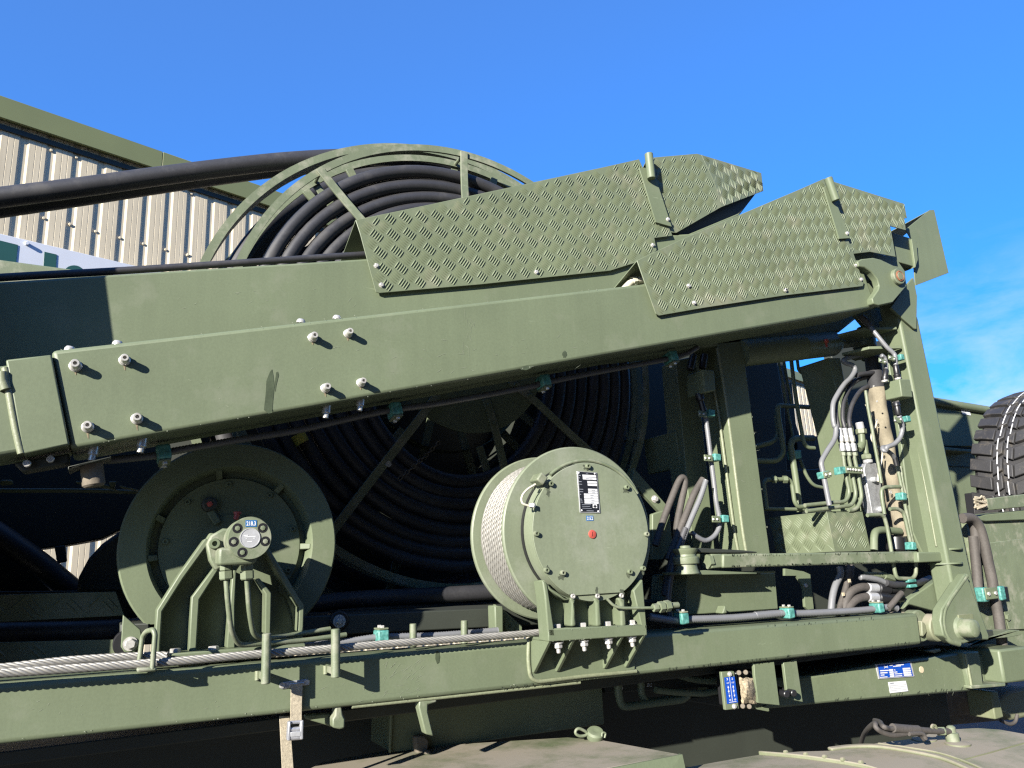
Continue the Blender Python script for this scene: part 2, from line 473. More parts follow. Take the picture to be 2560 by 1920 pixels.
def tread_bars(name, poly3, ux, m, parent, pitch=0.052, h=0.0032, off=(0, 0), normal=None):
    """raised five-bar chequer pattern lying on a flat plate"""
    O = poly3[0]; ux = Vector(ux).normalized()
    nrm = normal if normal is not None else (poly3[1] - poly3[0]).cross(poly3[2] - poly3[0]).normalized()
    if nrm.y > 0 and normal is None: nrm = -nrm
    ux = (ux - nrm * ux.dot(nrm)).normalized()
    vy = nrm.cross(ux)
    if vy.z < 0: vy = -vy
    P2 = [((p - O).dot(ux), (p - O).dot(vy)) for p in poly3]
    x0, x1 = min(p[0] for p in P2), max(p[0] for p in P2); y0, y1 = min(p[1] for p in P2), max(p[1] for p in P2)
    v, f = [], []
    i = math.floor(2 * x0 / pitch) - 2
    L, Wd, sp = 0.62 * pitch, 0.048 * pitch, 0.150 * pitch
    while i * pitch / 2 < x1 + pitch:
        j = math.floor(2 * y0 / pitch) - 2
        while j * pitch / 2 < y1 + pitch:
            if (i + j) % 2 == 0:
                cx, cy = i * pitch / 2 + off[0], j * pitch / 2 + off[1]
                kind = i % 2
                d = Vector((0.707, 0.707)) if kind == 0 else Vector((0.707, -0.707))
                e = Vector((-d.y, d.x))
                for q in range(-2, 3):
                    b = Vector((cx, cy)) + e * (q * sp)
                    if not all(inside(b + d * (s * L / 2), P2) for s in (-1, 0, 1)): continue
                    o = len(v)
                    for s in (-1, -0.6, 0, 0.6, 1):
                        k = 1 - abs(s) ** 3; pc = b + d * (s * L / 2)
                        for t, hh in ((-1, 0), (0, 1), (1, 0)):
                            q2 = pc + e * (t * Wd * max(k, 0.02))
                            v.append(O + ux * q2.x + vy * q2.y + nrm * (hh * h * math.sqrt(max(k, 0)) - 0.0002))
                    for s in range(4):
                        for t in range(2):
                            a = o + s * 3 + t; f.append([a, a + 1, a + 4, a + 3])
            j += 1
        i += 1
    if not v: return None
    o = finish(name, v, f, m, parent, smooth=60); o["kind"] = "stuff"
    return o
def text(name, s, quad, Y, m, parent, bold=0.0, depth=0.0006):
    """flat lettering stretched into the measured box quad = (tl, tr, bl) on plane Y"""
    cu = bpy.data.curves.new(name, 'FONT'); cu.body = s; cu.extrude = 0.0; cu.offset = bold; cu.resolution_u = 3
    tmp = bpy.data.objects.new(name, cu); COL.objects.link(tmp)
    bpy.context.view_layer.update()
    me = bpy.data.meshes.new_from_object(tmp.evaluated_get(bpy.context.evaluated_depsgraph_get()))
    COL.objects.unlink(tmp); bpy.data.objects.remove(tmp)
    vs = [v.co.copy() for v in me.vertices]; fs = [list(p.vertices) for p in me.polygons]
    bpy.data.meshes.remove(me)
    if not vs: return None
    x0, x1 = min(v.x for v in vs), max(v.x for v in vs); y0, y1 = min(v.y for v in vs), max(v.y for v in vs)
    tl, tr, bl = [at(q[0], q[1], Y) for q in quad]
    ex, ey = tr - tl, bl - tl
    w = [tl + ex * ((v.x - x0) / (x1 - x0)) + ey * ((y1 - v.y) / (y1 - y0)) for v in vs]
    return finish(name, w, fs, m, parent, smooth=0)
def quadpatch(name, pts, Y, m, parent, **k):
    w = plane(pts, Y)
    return finish(name, w, [list(range(len(w)))], m, parent, smooth=0, **k)
def copy_part(src, parent, delta):
    o = src.copy(); COL.objects.link(o); o.parent = parent
    o.location = src.location + Vector(delta); WLOC[o.name] = WLOC[src.name] + Vector(delta)
    return o
YN = Vector((0, -1, 0))      # out of the machine's side, towards the viewer
def on(px, py, Y): return at(px, py, Y)
def clamp(parent, c, along, out, sc=1.0, plates=True, screws=True):
    """teal pipe clamp block with a steel cover strap and two screws; along = pipe direction, out = away from the surface"""
    a = Vector(along).normalized(); n = Vector(out); n = (n - a * n.dot(a)).normalized(); s = a.cross(n)
    M3 = Matrix((s, a, n)).transposed()
    b = box("clamp_block", c, (0.040 * sc, 0.026 * sc, 0.030 * sc), "teal_clamp", parent, bevel=0.004 * sc, rot=M3)
    if plates:
        box("clamp_strap", Vector(c) + n * 0.0175 * sc, (0.038 * sc, 0.022 * sc, 0.004 * sc), "olive_paint_worn", b, bevel=0.001, rot=M3)
    if screws:
        for q in (-1, 1):
            hexnut("screw", Vector(c) + n * 0.0195 * sc + s * (q * 0.011 * sc), n, 0.0048 * sc, 0.005 * sc, "zinc_bolt", b)
    return b
# ================================================================== SETTING
gs = 400
ground = finish("ground", [(-gs, -gs, 0), (gs, -gs, 0), (gs, gs, 0), (-gs, gs, 0)], [[0, 1, 2, 3]], "asphalt", kind="structure", smooth=0)

# ------------------------------------------------------------------ hall with ribbed cladding
W_DIR = Vector((math.sin(R(71)), math.cos(R(71)), 0)); W_N = Vector((W_DIR.y, -W_DIR.x, 0))
W_P0 = EYE + ray(0, 500) * (10.5 / ray(0, 500).length)
def wall(px, py, off=0.0):
    return hit(px, py, W_P0 + W_N * off, W_N)
w0, w1 = wall(45, 562), wall(116, 562)
PITCHW = (w1 - w0).dot(W_DIR)
zeave = wall(0, 318).z
hall = thing("hall_building", "large cream metal-clad hall with green eave behind the crane", "building", Vector((w0.x, w0.y, 0)))
def panel_verts(z0, z1):
    pr = [(0.00, -0.014), (0.085, 0.0), (0.30, 0.0), (0.315, -0.004), (0.33, 0.0), (0.52, 0.0), (0.535, -0.004), (0.55, 0.0), (0.70, 0.0), (0.785, -0.014), (1.0, -0.014)]
    v = []
    for z in (z0, z1):
        for u, d in pr: v.append(W_DIR * (u * PITCHW) + W_N * d + Vector((0, 0, z)))
    n = len(pr)
    return v, [[i, i + 1, i + 1 + n, i + n] for i in range(n - 1)]
pv, pf = panel_verts(0.3, zeave + 0.2)
base0 = Vector((w0.x, w0.y, 0))
first = finish("cladding_panel", [base0 + p for p in pv], pf, "wall_cream", hall, smooth=0)
for k in range(-6, 150):
    if k: copy_part(first, hall, W_DIR * (PITCHW * k))
u0, u1 = -8 * PITCHW, 152 * PITCHW
def wbox(name, ua, ub, z0, z1, d0, d1, m, parent, **k):
    c = [base0 + W_DIR * u + W_N * d + Vector((0, 0, z)) for u in (ua, ub) for d in (d0, d1) for z in (z0, z1)]
    return finish(name, c, [[0, 1, 3, 2], [4, 6, 7, 5], [0, 4, 5, 1], [2, 3, 7, 6], [0, 2, 6, 4], [1, 5, 7, 3]], m, parent, **k)
zf0, zf1 = wall(0, 292, 0.10).z, wall(0, 238, 0.10).z
fl = (u1 - u0) / 12
for k in range(12):
    wbox("eave_fascia", u0 + fl * k + 0.004, u0 + fl * (k + 1) - 0.004, zf0, zf1, 0.06, 0.10, "eave_green", hall, bevel=0.004)
wbox("soffit", u0, u1, zf0 + 0.02, zf0 + 0.05, -0.05, 0.06, "eave_green", hall)
wbox("roof", u0, u1, zf1 - 0.06, zf1 - 0.03, -9, 0.06, "eave_green", hall)
wbox("eave_trim", u0, u1, zeave - 0.03, zeave + 0.03, 0.0, 0.03, "shade_dark_green", hall)  # dark tone paints the shade below the fascia
wbox("plinth", u0, u1, 0.0, 0.32, -0.2, 0.03, "asphalt", hall)
wbox("inner_wall", u0, u1, 0.32, zf0, -0.25, -0.15, "wall_cream", hall)
for (x, y) in fA((350, 490), (525, 540), (480, 1000), (1320, 790), (1295, 1210), (235, 365), (590, 478), (910, 580), (1540, 775)):
    p = wall(x, y, -0.02); cyl("cladding_screw", p, p + W_N * 0.03, 0.016, "wall_cream", hall, seg=10)
scr = [o for o in bpy.data.objects if o.name.startswith("cladding_screw")][0]
q0 = WLOC[scr.name]
for k in range(-2, 14):
    for zz in (zeave - 0.95,):
        d = base0 + W_DIR * (PITCHW * (k + 0.89)) + Vector((0, 0, zz)) - W_N * 0.010
        copy_part(scr, hall, d - q0)
# sign board on the hall
s0, s1, s2 = wall(-260, 520, 0.09), wall(560, 716, 0.09), wall(0, 584, 0.09)
zs = s2.z
ua, ub = (s0 - base0).dot(W_DIR), (wall(470, 690, 0.09) - base0).dot(W_DIR)
sign = thing("wall_sign", "white sign board with dark green block letters on the hall wall", "sign", base0 + W_DIR * ua + Vector((0, 0, zs - 1.5)))
wbox("board", ua, ub, zs - 1.5, zs, 0.05, 0.09, "sign_white", sign, bevel=0.004)
def letter(pts):
    w = [wall(x, y, 0.096) for x, y in pts]
    return slab("letter", w, -W_N * 0.004, "sign_green", sign, bevel=0.002)
letter([(-60, 586), (45, 612), (38, 680), (-66, 655)])
letter([(111, 629), (142, 636), (139, 690), (107, 684)])
arc = [(185 + 24 * math.cos(t), 680 + 17 * math.sin(t)) for t in [math.pi + math.pi * i / 10 for i in range(11)]]
letter(arc + [(209, 720), (161, 710)])
p = wall(*fAH((405, 305))[0], 0.09); cyl("board_screw", p, p + W_N * 0.035, 0.022, "sign_white", sign, seg=12)

# ================================================================== BASE FRAME
B_Y = 2.0
bt = lambda x: 1707 + (1533 - 1707) * x / 2295
bb = lambda x: 1862 + (1611 - 1862) * x / 2306
bframe = thing("base_frame_beam", "long olive steel box beam running along the bottom under the winch", "beam", at(900, 1780, B_Y))
prism("beam_body", [(-1100, bt(-1100)), (2295, bt(2295)), (2306, bb(2306)), (-1100, bb(-1100))], B_Y, 0.14, "olive_paint", bframe, bevel=0.012, seg=3)
# lips of weld under the winch bracket
prism("backing_plate", [(1318, 1596), (1338, 1590), (1594, 1568), (1588, 1676), (1335, 1702), (1324, 1694)], B_Y - 0.006, 0.007, "olive_paint", bframe, bevel=0.003)
tube("weld_seam", P3([(1322, 1600), (1320, 1650), (1326, 1694), (1345, 1704), (1460, 1690), (1590, 1678)], B_Y - 0.003), 0.006, "weld", bframe, bend=0.02, seg=8)
tube("lower_weld", P3([(880, bb(880) + 1), (1150, bb(1150) + 2), (1450, bb(1450) + 2)], B_Y + 0.012), 0.0045, "weld", bframe, seg=8)
# brackets under the beam
for q, pts, d in (("hook_bracket", fJ((1240, 1190), (1360, 1185), (1362, 1205), (1300, 1222), (1300, 1270), (1340, 1440), (1282, 1425), (1235, 1240)), 0.03),
                  ("latch_block", fJ((660, 1235), (702, 1228), (712, 1290), (728, 1320), (725, 1385), (690, 1392), (640, 1380), (640, 1320), (656, 1295)), 0.035)):
    prism(q, pts, B_Y + 0.01, d, "olive_paint_worn", bframe, bevel=0.004)
prism("latch_arm", fJ((450, 1290), (660, 1280), (640, 1380), (590, 1360), (450, 1320)), B_Y + 0.05, 0.02, "olive_paint", bframe)
# upright flanges under the right of the beam
for pts, y in ((fL((345, 935), (485, 920), (525, 1228), (375, 1210), (350, 1010)), 2.02), (fL((550, 930), (640, 905), (685, 1205), (580, 1180)), 2.03)):
    prism("stop_plate", pts, y, 0.012, "olive_paint", bframe, bevel=0.002)
for (x, y) in fL((575, 1150), (625, 1143)):
    p = at(x, y, 2.0); cyl("rubber_stop", p, p + Vector((0.02, 0.10, 0)), 0.011, "black_plastic", bframe)

# ------------------------------------------------------------------ rope guides on the beam
def guide_post(x0, y0, x1, y1, label):
    t = thing("rope_guide_post", label, "guide post", at(x1, y1, 1.93))
    r = 11.3 * mpp(at(x0, y0, 1.93))
    cyl("post", at(x1, y1, 1.93), at(x0, y0, 1.93), r, "olive_paint_worn", t, seg=24)
    a, b = at(x1, y1, 1.93), at(x0, y0, 1.93)
    zt = at(x0, bt(x0) + 18, B_Y).z
    c = Vector((a.x, 1.965, (a.z + 0.006 + zt) / 2))
    box("web", c, (0.012, 0.075, zt - a.z - 0.006), "olive_paint_worn", t, bevel=0.002)
    tube("weld_bead", [Vector((a.x - 0.008, 1.996, a.z + 0.003)), Vector((a.x - 0.008, 1.996, zt))], 0.006, "weld", t, seg=8)
    return t
guide_post(667, 1583, 664, 1710, "round olive guide post left of the strap buckle, in front of the wire rope")
guide_post(839, 1572, 839, 1694, "round olive guide post right of the strap buckle, in front of the wire rope")
for x, y0, y1, lab in ((1033, 1559, 1606, "short olive peg beside the teal clamp on the base beam"), (1161, 1551, 1598, "short olive peg next to the wire drum winch on the base beam")):
    t = thing("rope_peg", lab, "peg", at(x, y1, 2.03))
    cyl("peg", at(x, y1 + 12, 2.03), at(x, y0, 2.03), 9 * mpp(at(x, y0, 2.03)), "olive_paint_worn", t, seg=20)
    lathe("peg_collar", at(x, y1 + 8, 2.03), (0, 0, 1), [(0.009, 0), (0.015, 0), (0.012, 0.006), (0.009, 0.006)], "weld", t, seg=20)
t = thing("rope_guide_loop", "bent olive round-bar loop over the wire rope below the small reel", "guide loop", at(368, 1675, 1.95))
tube("bar", P3([(349, 1650, 1.985), (356, 1592, 1.985), (366, 1578, 1.97), (383, 1574, 1.935), (388, 1586, 1.93), (381, 1672, 1.93)]), 6.4 * mpp(at(368, 1600, 1.95)), "olive_paint_worn", t, bend=0.02, seg=14)
prism("foot", fI((945, 968), (1082, 960), (1085, 992), (975, 1000), (945, 1000)), 1.925, 0.075, "olive_paint_worn", t, bevel=0.004)

# ------------------------------------------------------------------ tank box, plates and chassis under the beam
t = thing("storage_box", "olive steel box hanging below the base beam in its shadow", "box", at(1240, 1850, 2.15))
prism("box_body", fJ((1060, 1180), (1190, 1165), (2500, 1020), (2520, 1358), (1520, 1500), (1045, 1555)), 2.30, 0.42, "olive_paint", t, bevel=0.004)
prism("box_flange", fJ((1042, 1200), (1062, 1198), (1047, 1556), (1030, 1553)), 2.288, 0.010, "olive_paint", t, bevel=0.002)
prism("drain_latch", fJ((1210, 1440), (1280, 1435), (1310, 1470), (1300, 1570), (1230, 1580), (1215, 1520)), 2.26, 0.03, "mud_brown", t, bevel=0.006)
lathe("drain_knob", at(*fJ((1290, 1560))[0], 2.25), YN, [(0, 0), (0.011, 0), (0.012, 0.01), (0.008, 0.018), (0, 0.019)], "mud_brown", t, seg=16)
# filler cap with its bail at the box corner
t = thing("filler_cap", "small round olive cap with wire bail on the storage box corner", "cap", at(*fK((935, 1450))[0], 2.10))
c = at(*fK((930, 1420))[0], 2.08)
lathe("cap", c - Vector((0, 0, 0.012)), Vector((-0.10, -0.45, 0.9)), [(0, 0), (0.024, 0), (0.026, 0.006), (0.026, 0.018), (0.022, 0.024), (0.008, 0.025), (0, 0.022)], "olive_paint", t, seg=28)
tube("bail", P3(fK((1000, 1450), (1005, 1420), (985, 1415), (980, 1440)), 2.05), 0.003, "olive_paint_worn", t, seg=8)
tube("chain_link", P3(fK((800, 1420), (805, 1395), (830, 1388), (875, 1412), (870, 1432), (830, 1438)), 2.08), 0.0045, "olive_paint_worn", t, seg=8, closed=True)

FZ = 1.205
t = thing("mudguard_deck", "dusty olive flat mudguard top lying in the sun at the bottom centre", "mudguard", atz(1300, 1880, FZ) - Vector((0, 0, 0.2)))
pts = [atz(x, y, FZ) for x, y in ((640, 1990), (800, 1905), (1000, 1868), (1421, 1842), (1512, 1850), (1706, 1885), (1500, 1925), (900, 2030), (640, 2080))]
slab("deck", pts, (0, 0, -0.035), "olive_dusty", t, bevel=0.008)
lipz = [atz(x, y, FZ - 0.001) for x, y in ((1706, 1886), (1500, 1926), (900, 2031))]
v = [lipz[0], lipz[1], lipz[2], lipz[2] + Vector((0, -0.03, -0.16)), lipz[1] + Vector((0, -0.03, -0.16)), lipz[0] + Vector((0.012, -0.02, -0.16))]
finish("front_lip", v + [p + Vector((0, 0.012, 0)) for p in v], [[0, 1, 4, 5], [1, 2, 3, 4], [6, 11, 10, 7], [7, 10, 9, 8], [0, 5, 11, 6], [0, 6, 7, 1], [1, 7, 8, 2], [2, 8, 9, 3], [3, 9, 10, 4], [4, 10, 11, 5]], "olive_paint", t, smooth=0)
endz = [atz(1706, 1886, FZ - 0.001), atz(1512, 1851, FZ - 0.001)]
slab("end_lip", [endz[0], endz[1], endz[1] + Vector((0.05, 0, -0.20)), endz[0] + Vector((0.05, 0, -0.20))], (0, 0.006, -0.006), "olive_paint", t)

# truck chassis member, dirty, behind
t = thing("chassis_rail", "dirty dark brown truck chassis rail low behind the mudguards", "chassis", at(1900, 1900, 2.75))
prism("rail_web", [(1300, 1880), (1640, 1818), (1880, 1775), (2520, 1700), (2520, 1800), (2100, 1838), (1900, 1880), (1750, 1950), (1300, 1990)], 2.7, 0.05, "mud_brown", t, bevel=0.004)
prism("rail_lower", [(1480, 1852), (1950, 1797), (2480, 1690), (2482, 1780), (2300, 1800), (1950, 1862), (1765, 1892), (1480, 1940)], 2.62, 0.04, "mud_brown", t, bevel=0.006)
prism("rail_end", fL((1985, 1130), (2030, 1125), (2075, 1310), (2015, 1325)), 2.32, 0.12, "olive_dusty", t, bevel=0.006)
prism("rail_bracket", fL((2040, 1190), (2110, 1130), (2230, 1100), (2330, 1110), (2330, 1290), (2130, 1330), (2060, 1280)), 2.45, 0.15, "olive_dusty", t, bevel=0.012)
tube("brake_hose", P3(fL((2050, 1330), (2110, 1355), (2150, 1340), (2165, 1290)), 2.42), 0.008, "hose_dusty", t)
hexnut("rail_bolt", at(*fL((670, 1545))[0], 2.69), YN, 0.022, 0.014, "mud_brown", t, washer=0.004)

# dusty round mudguard at the right bottom
mg = thing("wheel_mudguard", "dusty muddy domed mudguard in the lower right corner", "mudguard", atz(2300, 1900, 1.15) - Vector((0, 0, 0.2)))
MZ = 1.16
def mz(x, y, dz=0.0):
    p = atz(x, y, MZ); p.z += dz - 0.25 * (p.y - 1.62) ** 2; return p
XS = [1640, 1700, 1800, 1897, 2000, 2089, 2140, 2195, 2281, 2342, 2390, 2444, 2500, 2560, 2700]
YB = [1915, 1905, 1888, 1874, 1872, 1874, 1864, 1856, 1846, 1828, 1822, 1820, 1824, 1833, 1850]
v, f = [], []
for x, yb in zip(XS, YB):
    for j in range(9): v.append(mz(x, yb + (j / 8) * (2080 - yb)))
for i in range(len(XS) - 1):
    for j in range(8): f.append([i * 9 + j, i * 9 + j + 1, (i + 1) * 9 + j + 1, (i + 1) * 9 + j])
n0 = len(v); f += [[a + n0 for a in reversed(q)] for q in f[:]]; v += [p + Vector((0, 0, -0.02)) for p in v]
finish("guard_shell", v, f, "olive_dusty", mg, smooth=60)
strip("bead_ridge", catmull([mz(x, y, 0.003) for x, y in fAG((60, 500), (300, 475), (600, 480), (1000, 540), (1300, 590), (1550, 660), (1750, 730))], 6), rect(0.010, 0.022), "olive_dusty", mg, bevel=0.004)
strip("bead_ridge", catmull([mz(x, y, 0.002) for x, y in fAG((600, 440), (1000, 500), (1300, 545), (1600, 620), (1850, 700))], 6), rect(0.006, 0.010), "olive_dusty", mg, bevel=0.002)
strip("seam", [mz(x, y, 0.001) for x, y in fAG((1480, 605), (1800, 520), (2212, 410))], rect(0.004, 0.006), "olive_dusty", mg)
strip("edge_trim", catmull([mz(x, y, 0.004) for x, y in fL((380, 1530), (700, 1590), (1080, 1650), (1300, 1700))], 6), rect(0.012, 0.010), "olive_dusty", mg, bevel=0.003)
for (x, y) in fL((560, 1563), (700, 1588), (830, 1610), (955, 1630), (1080, 1648)):
    p = mz(x, y, 0.010); lathe("trim_rivet", p, Vector((0, -1, 0.3)), [(0, 0.010), (0.005, 0.009), (0.006, 0.005), (0.006, 0)], "olive_dusty", mg, seg=10)
for (x, y), r in zip(fAG((1480, 440), (1110, 395)), (0.034, 0.034)):
    lathe("boss_plate", mz(x, y, -0.004), (0, 0, 1), [(0, 0.009), (r * 0.5, 0.009), (r, 0.007), (r, 0)], "olive_dusty", mg, seg=28)
ml = thing("mudguard_lamp_stem", "small dusty lamp stem with cable standing on the domed mudguard", "lamp stem", mz(*fAG((1430, 430))[0]))
x, y = fAG((1430, 425))[0]
sb0 = mz(x, y)
lathe("stem", sb0, (0, 0, 1), [(0, 0), (0.019, 0), (0.018, 0.026), (0.012, 0.028), (0.012, 0.042), (0.007, 0.046), (0, 0.047)], "olive_paint_worn", ml, seg=20)
Ys = sb0.y
tube("cable_sleeve", P3(fAG((1390, 302), (1310, 302), (1150, 295), (1040, 285)), Ys), 0.0085, "hose_dusty", ml, seg=10)
hexnut("cable_union", at(*fAG((1330, 302))[0], Ys), -RIGHT, 0.012, 0.02, "olive_paint_worn", ml)
tube("tape_wrap", P3(fAG((1040, 285), (930, 280), (760, 265)), Ys), 0.012, "hose_dusty", ml, seg=12)
tube("cable", P3(withY(fAG((900, 330), (760, 345), (640, 310), (575, 260), (560, 215), (480, 280), (430, 365), (400, 470)), Ys, Ys, Ys, Ys, Ys + 0.02, Ys + 0.12, Ys + 0.25, Ys + 0.35)), 0.0068, "hose_dusty", ml, seg=10)
tube("cable", P3(withY(fAG((800, 265), (720, 272), (650, 245), (620, 200), (560, 180)), Ys, Ys, Ys, Ys + 0.1, Ys + 0.3)), 0.0068, "hose_dusty", ml, seg=10)
tube("cable", P3(fAG((900, 320), (1000, 320), (1070, 345), (1110, 390)), Ys), 0.0068, "hose_dusty", ml, seg=10)
tube("cable", P3(fAG((940, 330), (1010, 325), (1090, 330), (1125, 385)), Ys - 0.01), 0.006, "hose_dusty", ml, seg=10)
lathe("ring_eye", at(*fAG((1205, 268))[0], Ys), YN, [(0.006, 0), (0.012, 0), (0.012, 0.006), (0.006, 0.006)], "olive_dusty", ml, seg=16, closed=True)

# ================================================================== OUTRIGGER BOX with rating plates (right, below the beam)
og = thing("outrigger_box", "olive outrigger box with blue rating plate below the right end of the beam", "outrigger box", at(2250, 1745, 2.2))
O_Y = 2.14
prism("box_body", [(1880, 1702), (2040, 1688), (2200, 1660), (2420, 1630), (2428, 1728), (2067, 1758), (1890, 1776)], O_Y, 0.30, "olive_paint", og, bevel=0.008)
prism("end_flange", fL((1790, 860), (1900, 850), (1935, 1095), (1845, 1105)), O_Y - 0.02, 0.36, "olive_paint", og, bevel=0.006)
prism("end_head", fL((2040, 842), (2230, 818), (2330, 840), (2330, 1050), (2080, 1075), (2068, 1000)), O_Y - 0.03, 0.3, "olive_paint", og, bevel=0.01)
prism("pocket_back", fL((1900, 880), (2050, 845), (2080, 1090), (1940, 1100)), O_Y + 0.05, 0.05, "olive_paint", og)
prism("pocket_sill", fL((1845, 1090), (2085, 1070), (2085, 1095), (1850, 1112)), O_Y - 0.03, 0.09, "olive_paint_worn", og, bevel=0.003)
tube("weld_bead", P3(fL((1805, 870), (1825, 960), (1850, 1100)), O_Y - 0.022), 0.006, "weld", og, seg=8)
prism("top_lip", fL((1540, 850), (1630, 835), (1640, 850), (1600, 865)), O_Y + 0.01, 0.06, "olive_paint_worn", og, bevel=0.002)
# blue rating plate
rp = thing("rating_plate", "blue enamel rating plate with white fields and silver frame", "plate", at(*fAB((1080, 860))[0], O_Y))
prism("frame", fAB((545, 450), (1525, 365), (1625, 790), (635, 860)), O_Y - 0.004, 0.004, "plate_silver", rp, bevel=0.0006)
py_ = O_Y - 0.0046
bfld = quadpatch("blue_field", fAB((600, 470), (1490, 395), (1580, 770), (660, 830)), py_, "plate_blue", rp)
py_ -= 0.0006
for q in (((910, 590), (1020, 580), (1030, 628), (915, 638)), ((920, 650), (1035, 640), (1045, 682), (928, 692)), ((930, 705), (1045, 696), (1055, 738), (938, 748)), ((940, 760), (1058, 750), (1065, 795), (945, 805)),
          ((1285, 555), (1495, 542), (1505, 588), (1295, 602)), ((1298, 612), (1510, 602), (1518, 645), (1305, 658)), ((1308, 670), (1520, 658), (1528, 705), (1316, 716)), ((1318, 728), (1530, 716), (1545, 760), (1330, 772))):
    quadpatch("value_field", fAB(*q), py_, "print_white", bfld)
for q in (((660, 615), (900, 602), (905, 632), (665, 645)), ((672, 675), (870, 665), (875, 695), (676, 708)), ((680, 738), (785, 730), (788, 758), (685, 765)), ((660, 800), (870, 785), (873, 808), (665, 822)),
          ((1045, 590), (1085, 598), (1092, 622), (1050, 615)), ((1055, 655), (1140, 648), (1145, 675), (1060, 682)), ((1068, 705), (1280, 698), (1282, 722), (1072, 730)), ((1080, 765), (1275, 752), (1278, 778), (1084, 790)),
          ((920, 470), (1010, 462), (1015, 490), (925, 495)), ((1100, 460), (1320, 445), (1322, 470), (1105, 485)), ((1020, 500), (1240, 482), (1242, 505), (1024, 522)),
          ((775, 515), (865, 508), (870, 535), (780, 545)), ((770, 480), (782, 480), (795, 565), (785, 565)), ((858, 475), (868, 475), (882, 555), (872, 555))):
    quadpatch("print_line", fAB(*q), py_, "print_white", bfld)
sp = thing("maker_plate", "small white lined data plate under the blue rating plate", "plate", at(*fAB((1180, 1250))[0], O_Y))
mpl = prism("plate", fAB((905, 945), (1380, 905), (1450, 1195), (955, 1250)), O_Y - 0.003, 0.003, "print_white", sp, bevel=0.0006)
py_ = O_Y - 0.0036
for q in (((940, 965), (1045, 955), (1050, 985), (948, 995)), ((955, 1040), (1390, 1005), (1391, 1012), (957, 1048)), ((965, 1085), (1395, 1050), (1397, 1057), (967, 1092)), ((975, 1130), (1400, 1095), (1402, 1102), (977, 1138)), ((985, 1175), (1405, 1140), (1407, 1147), (987, 1183)),
          ((935, 1030), (945, 1030), (975, 1180), (965, 1180)), ((1400, 1000), (1410, 1000), (1440, 1150), (1430, 1150))):
    quadpatch("print_line", fAB(*q), py_, "print_grey", mpl)
c = at(*fAB((1805, 598))[0], O_Y)
st = tag(lathe("round_sticker", c, YN, [(0, 0.0022), (0.0120, 0.0022), (0.0125, 0.0)], "sticker_cream", seg=30), "round cream inspection sticker beside the blue rating plate", "sticker")

# control levers' plate under the beam
cp = thing("control_plate", "narrow blue lever plate with arrows and AUF AB wording under the beam", "plate", at(*fAC((900, 1360))[0], 2.04))
cmt = prism("mount", fAC((640, 400), (960, 380), (1085, 1330), (745, 1360), (725, 1200)), 2.02, 0.012, "olive_paint", cp, bevel=0.002)
cfld = quadpatch("blue_field", fAC((705, 540), (970, 515), (1060, 1165), (780, 1205)), 2.0185, "plate_blue", cp)
Yp = 2.0178
quadpatch("divider", fAC((836, 535), (846, 534), (925, 1140), (912, 1142)), Yp, "print_white", cfld)
for cx, dx in ((780, 0), (905, 0)):
    o = cx - 780; yo = -o * 0.1
    text("numeral", "3" if cx == 780 else "2", fAC((762 + o, 560 + yo), (800 + o, 556 + yo), (770 + o, 612 + yo)), Yp, "print_white", cfld, bold=0.012)
    text("word", "AUF", fAC((766 + o, 660 + yo), (832 + o, 654 + yo), (772 + o, 702 + yo)), Yp, "print_white", cfld, bold=0.012)
    text("word", "AB", fAC((826 + o, 1085 + yo), (880 + o, 1079 + yo), (834 + o, 1130 + yo)), Yp, "print_white", cfld, bold=0.02)
    quadpatch("arrow", fAC((805 + o, 740 + yo), (835 + o, 800 + yo), (818 + o, 802 + yo), (840 + o, 985 + yo), (860 + o, 985 + yo), (848 + o, 1050 + yo), (822 + o, 990 + yo), (832 + o, 987 + yo), (808 + o, 803 + yo), (790 + o, 806 + yo)), Yp, "print_white", cfld)
    quadpatch("arrow_dot", fAC(*[(824 + o + 20 * math.cos(a), 888 + yo + 26 * math.sin(a)) for a in [i * math.pi / 5 for i in range(10)]]), Yp - 0.0005, "print_white", cfld)
quadpatch("base_line", fAC((830, 1160), (1015, 1135), (1017, 1148), (833, 1174)), Yp, "print_white", cfld)
hexnut("screw", at(*fAC((955, 1265))[0], 2.02), YN, 0.0062, 0.006, "zinc_bolt", cmt, washer=0.001)
hexnut("screw", at(*fAC((840, 455))[0], 2.02), YN, 0.0062, 0.006, "zinc_bolt", cmt, washer=0.001)
lb = thing("lever_block", "dark dusty lever block wrapped in frayed fibre beside the blue lever plate", "valve block", at(*fAC((1300, 1330))[0], 2.05))
prism("block", fAC((1000, 400), (1420, 380), (1560, 1200), (1100, 1340)), 2.045, 0.10, "black_plastic", lb, bevel=0.006)
v, f = [], []
for i in range(9):
    for j in range(9):
        a, b = i / 8, j / 8
        x = 1085 + a * 400 + b * 70; y = 540 + b * 660 - a * 10
        bul = math.sin(a * math.pi) * math.sin(b * math.pi)
        v.append(at(*fAC((x + random.uniform(-14, 14), y + random.uniform(-14, 14)))[0], 2.04 - 0.035 * bul - random.uniform(0, 0.009)))
for i in range(8):
    for j in range(8): f.append([i * 9 + j, i * 9 + j + 1, (i + 1) * 9 + j + 1, (i + 1) * 9 + j])
finish("fibre_wrap", v, f, "fibre", lb, smooth=20)
for (x, y) in fAC((1080, 420), (1250, 410), (1175, 1260), (1340, 1270)):
    cyl("lever_knob", at(x, y, 2.05), at(x, y, 2.01), 0.0075, "mud_brown", lb, seg=14)
tb = thing("valve_bracket", "lit olive angle bracket end just below the frayed lever block", "bracket", at(*fAC((1800, 1390))[0], 2.06))
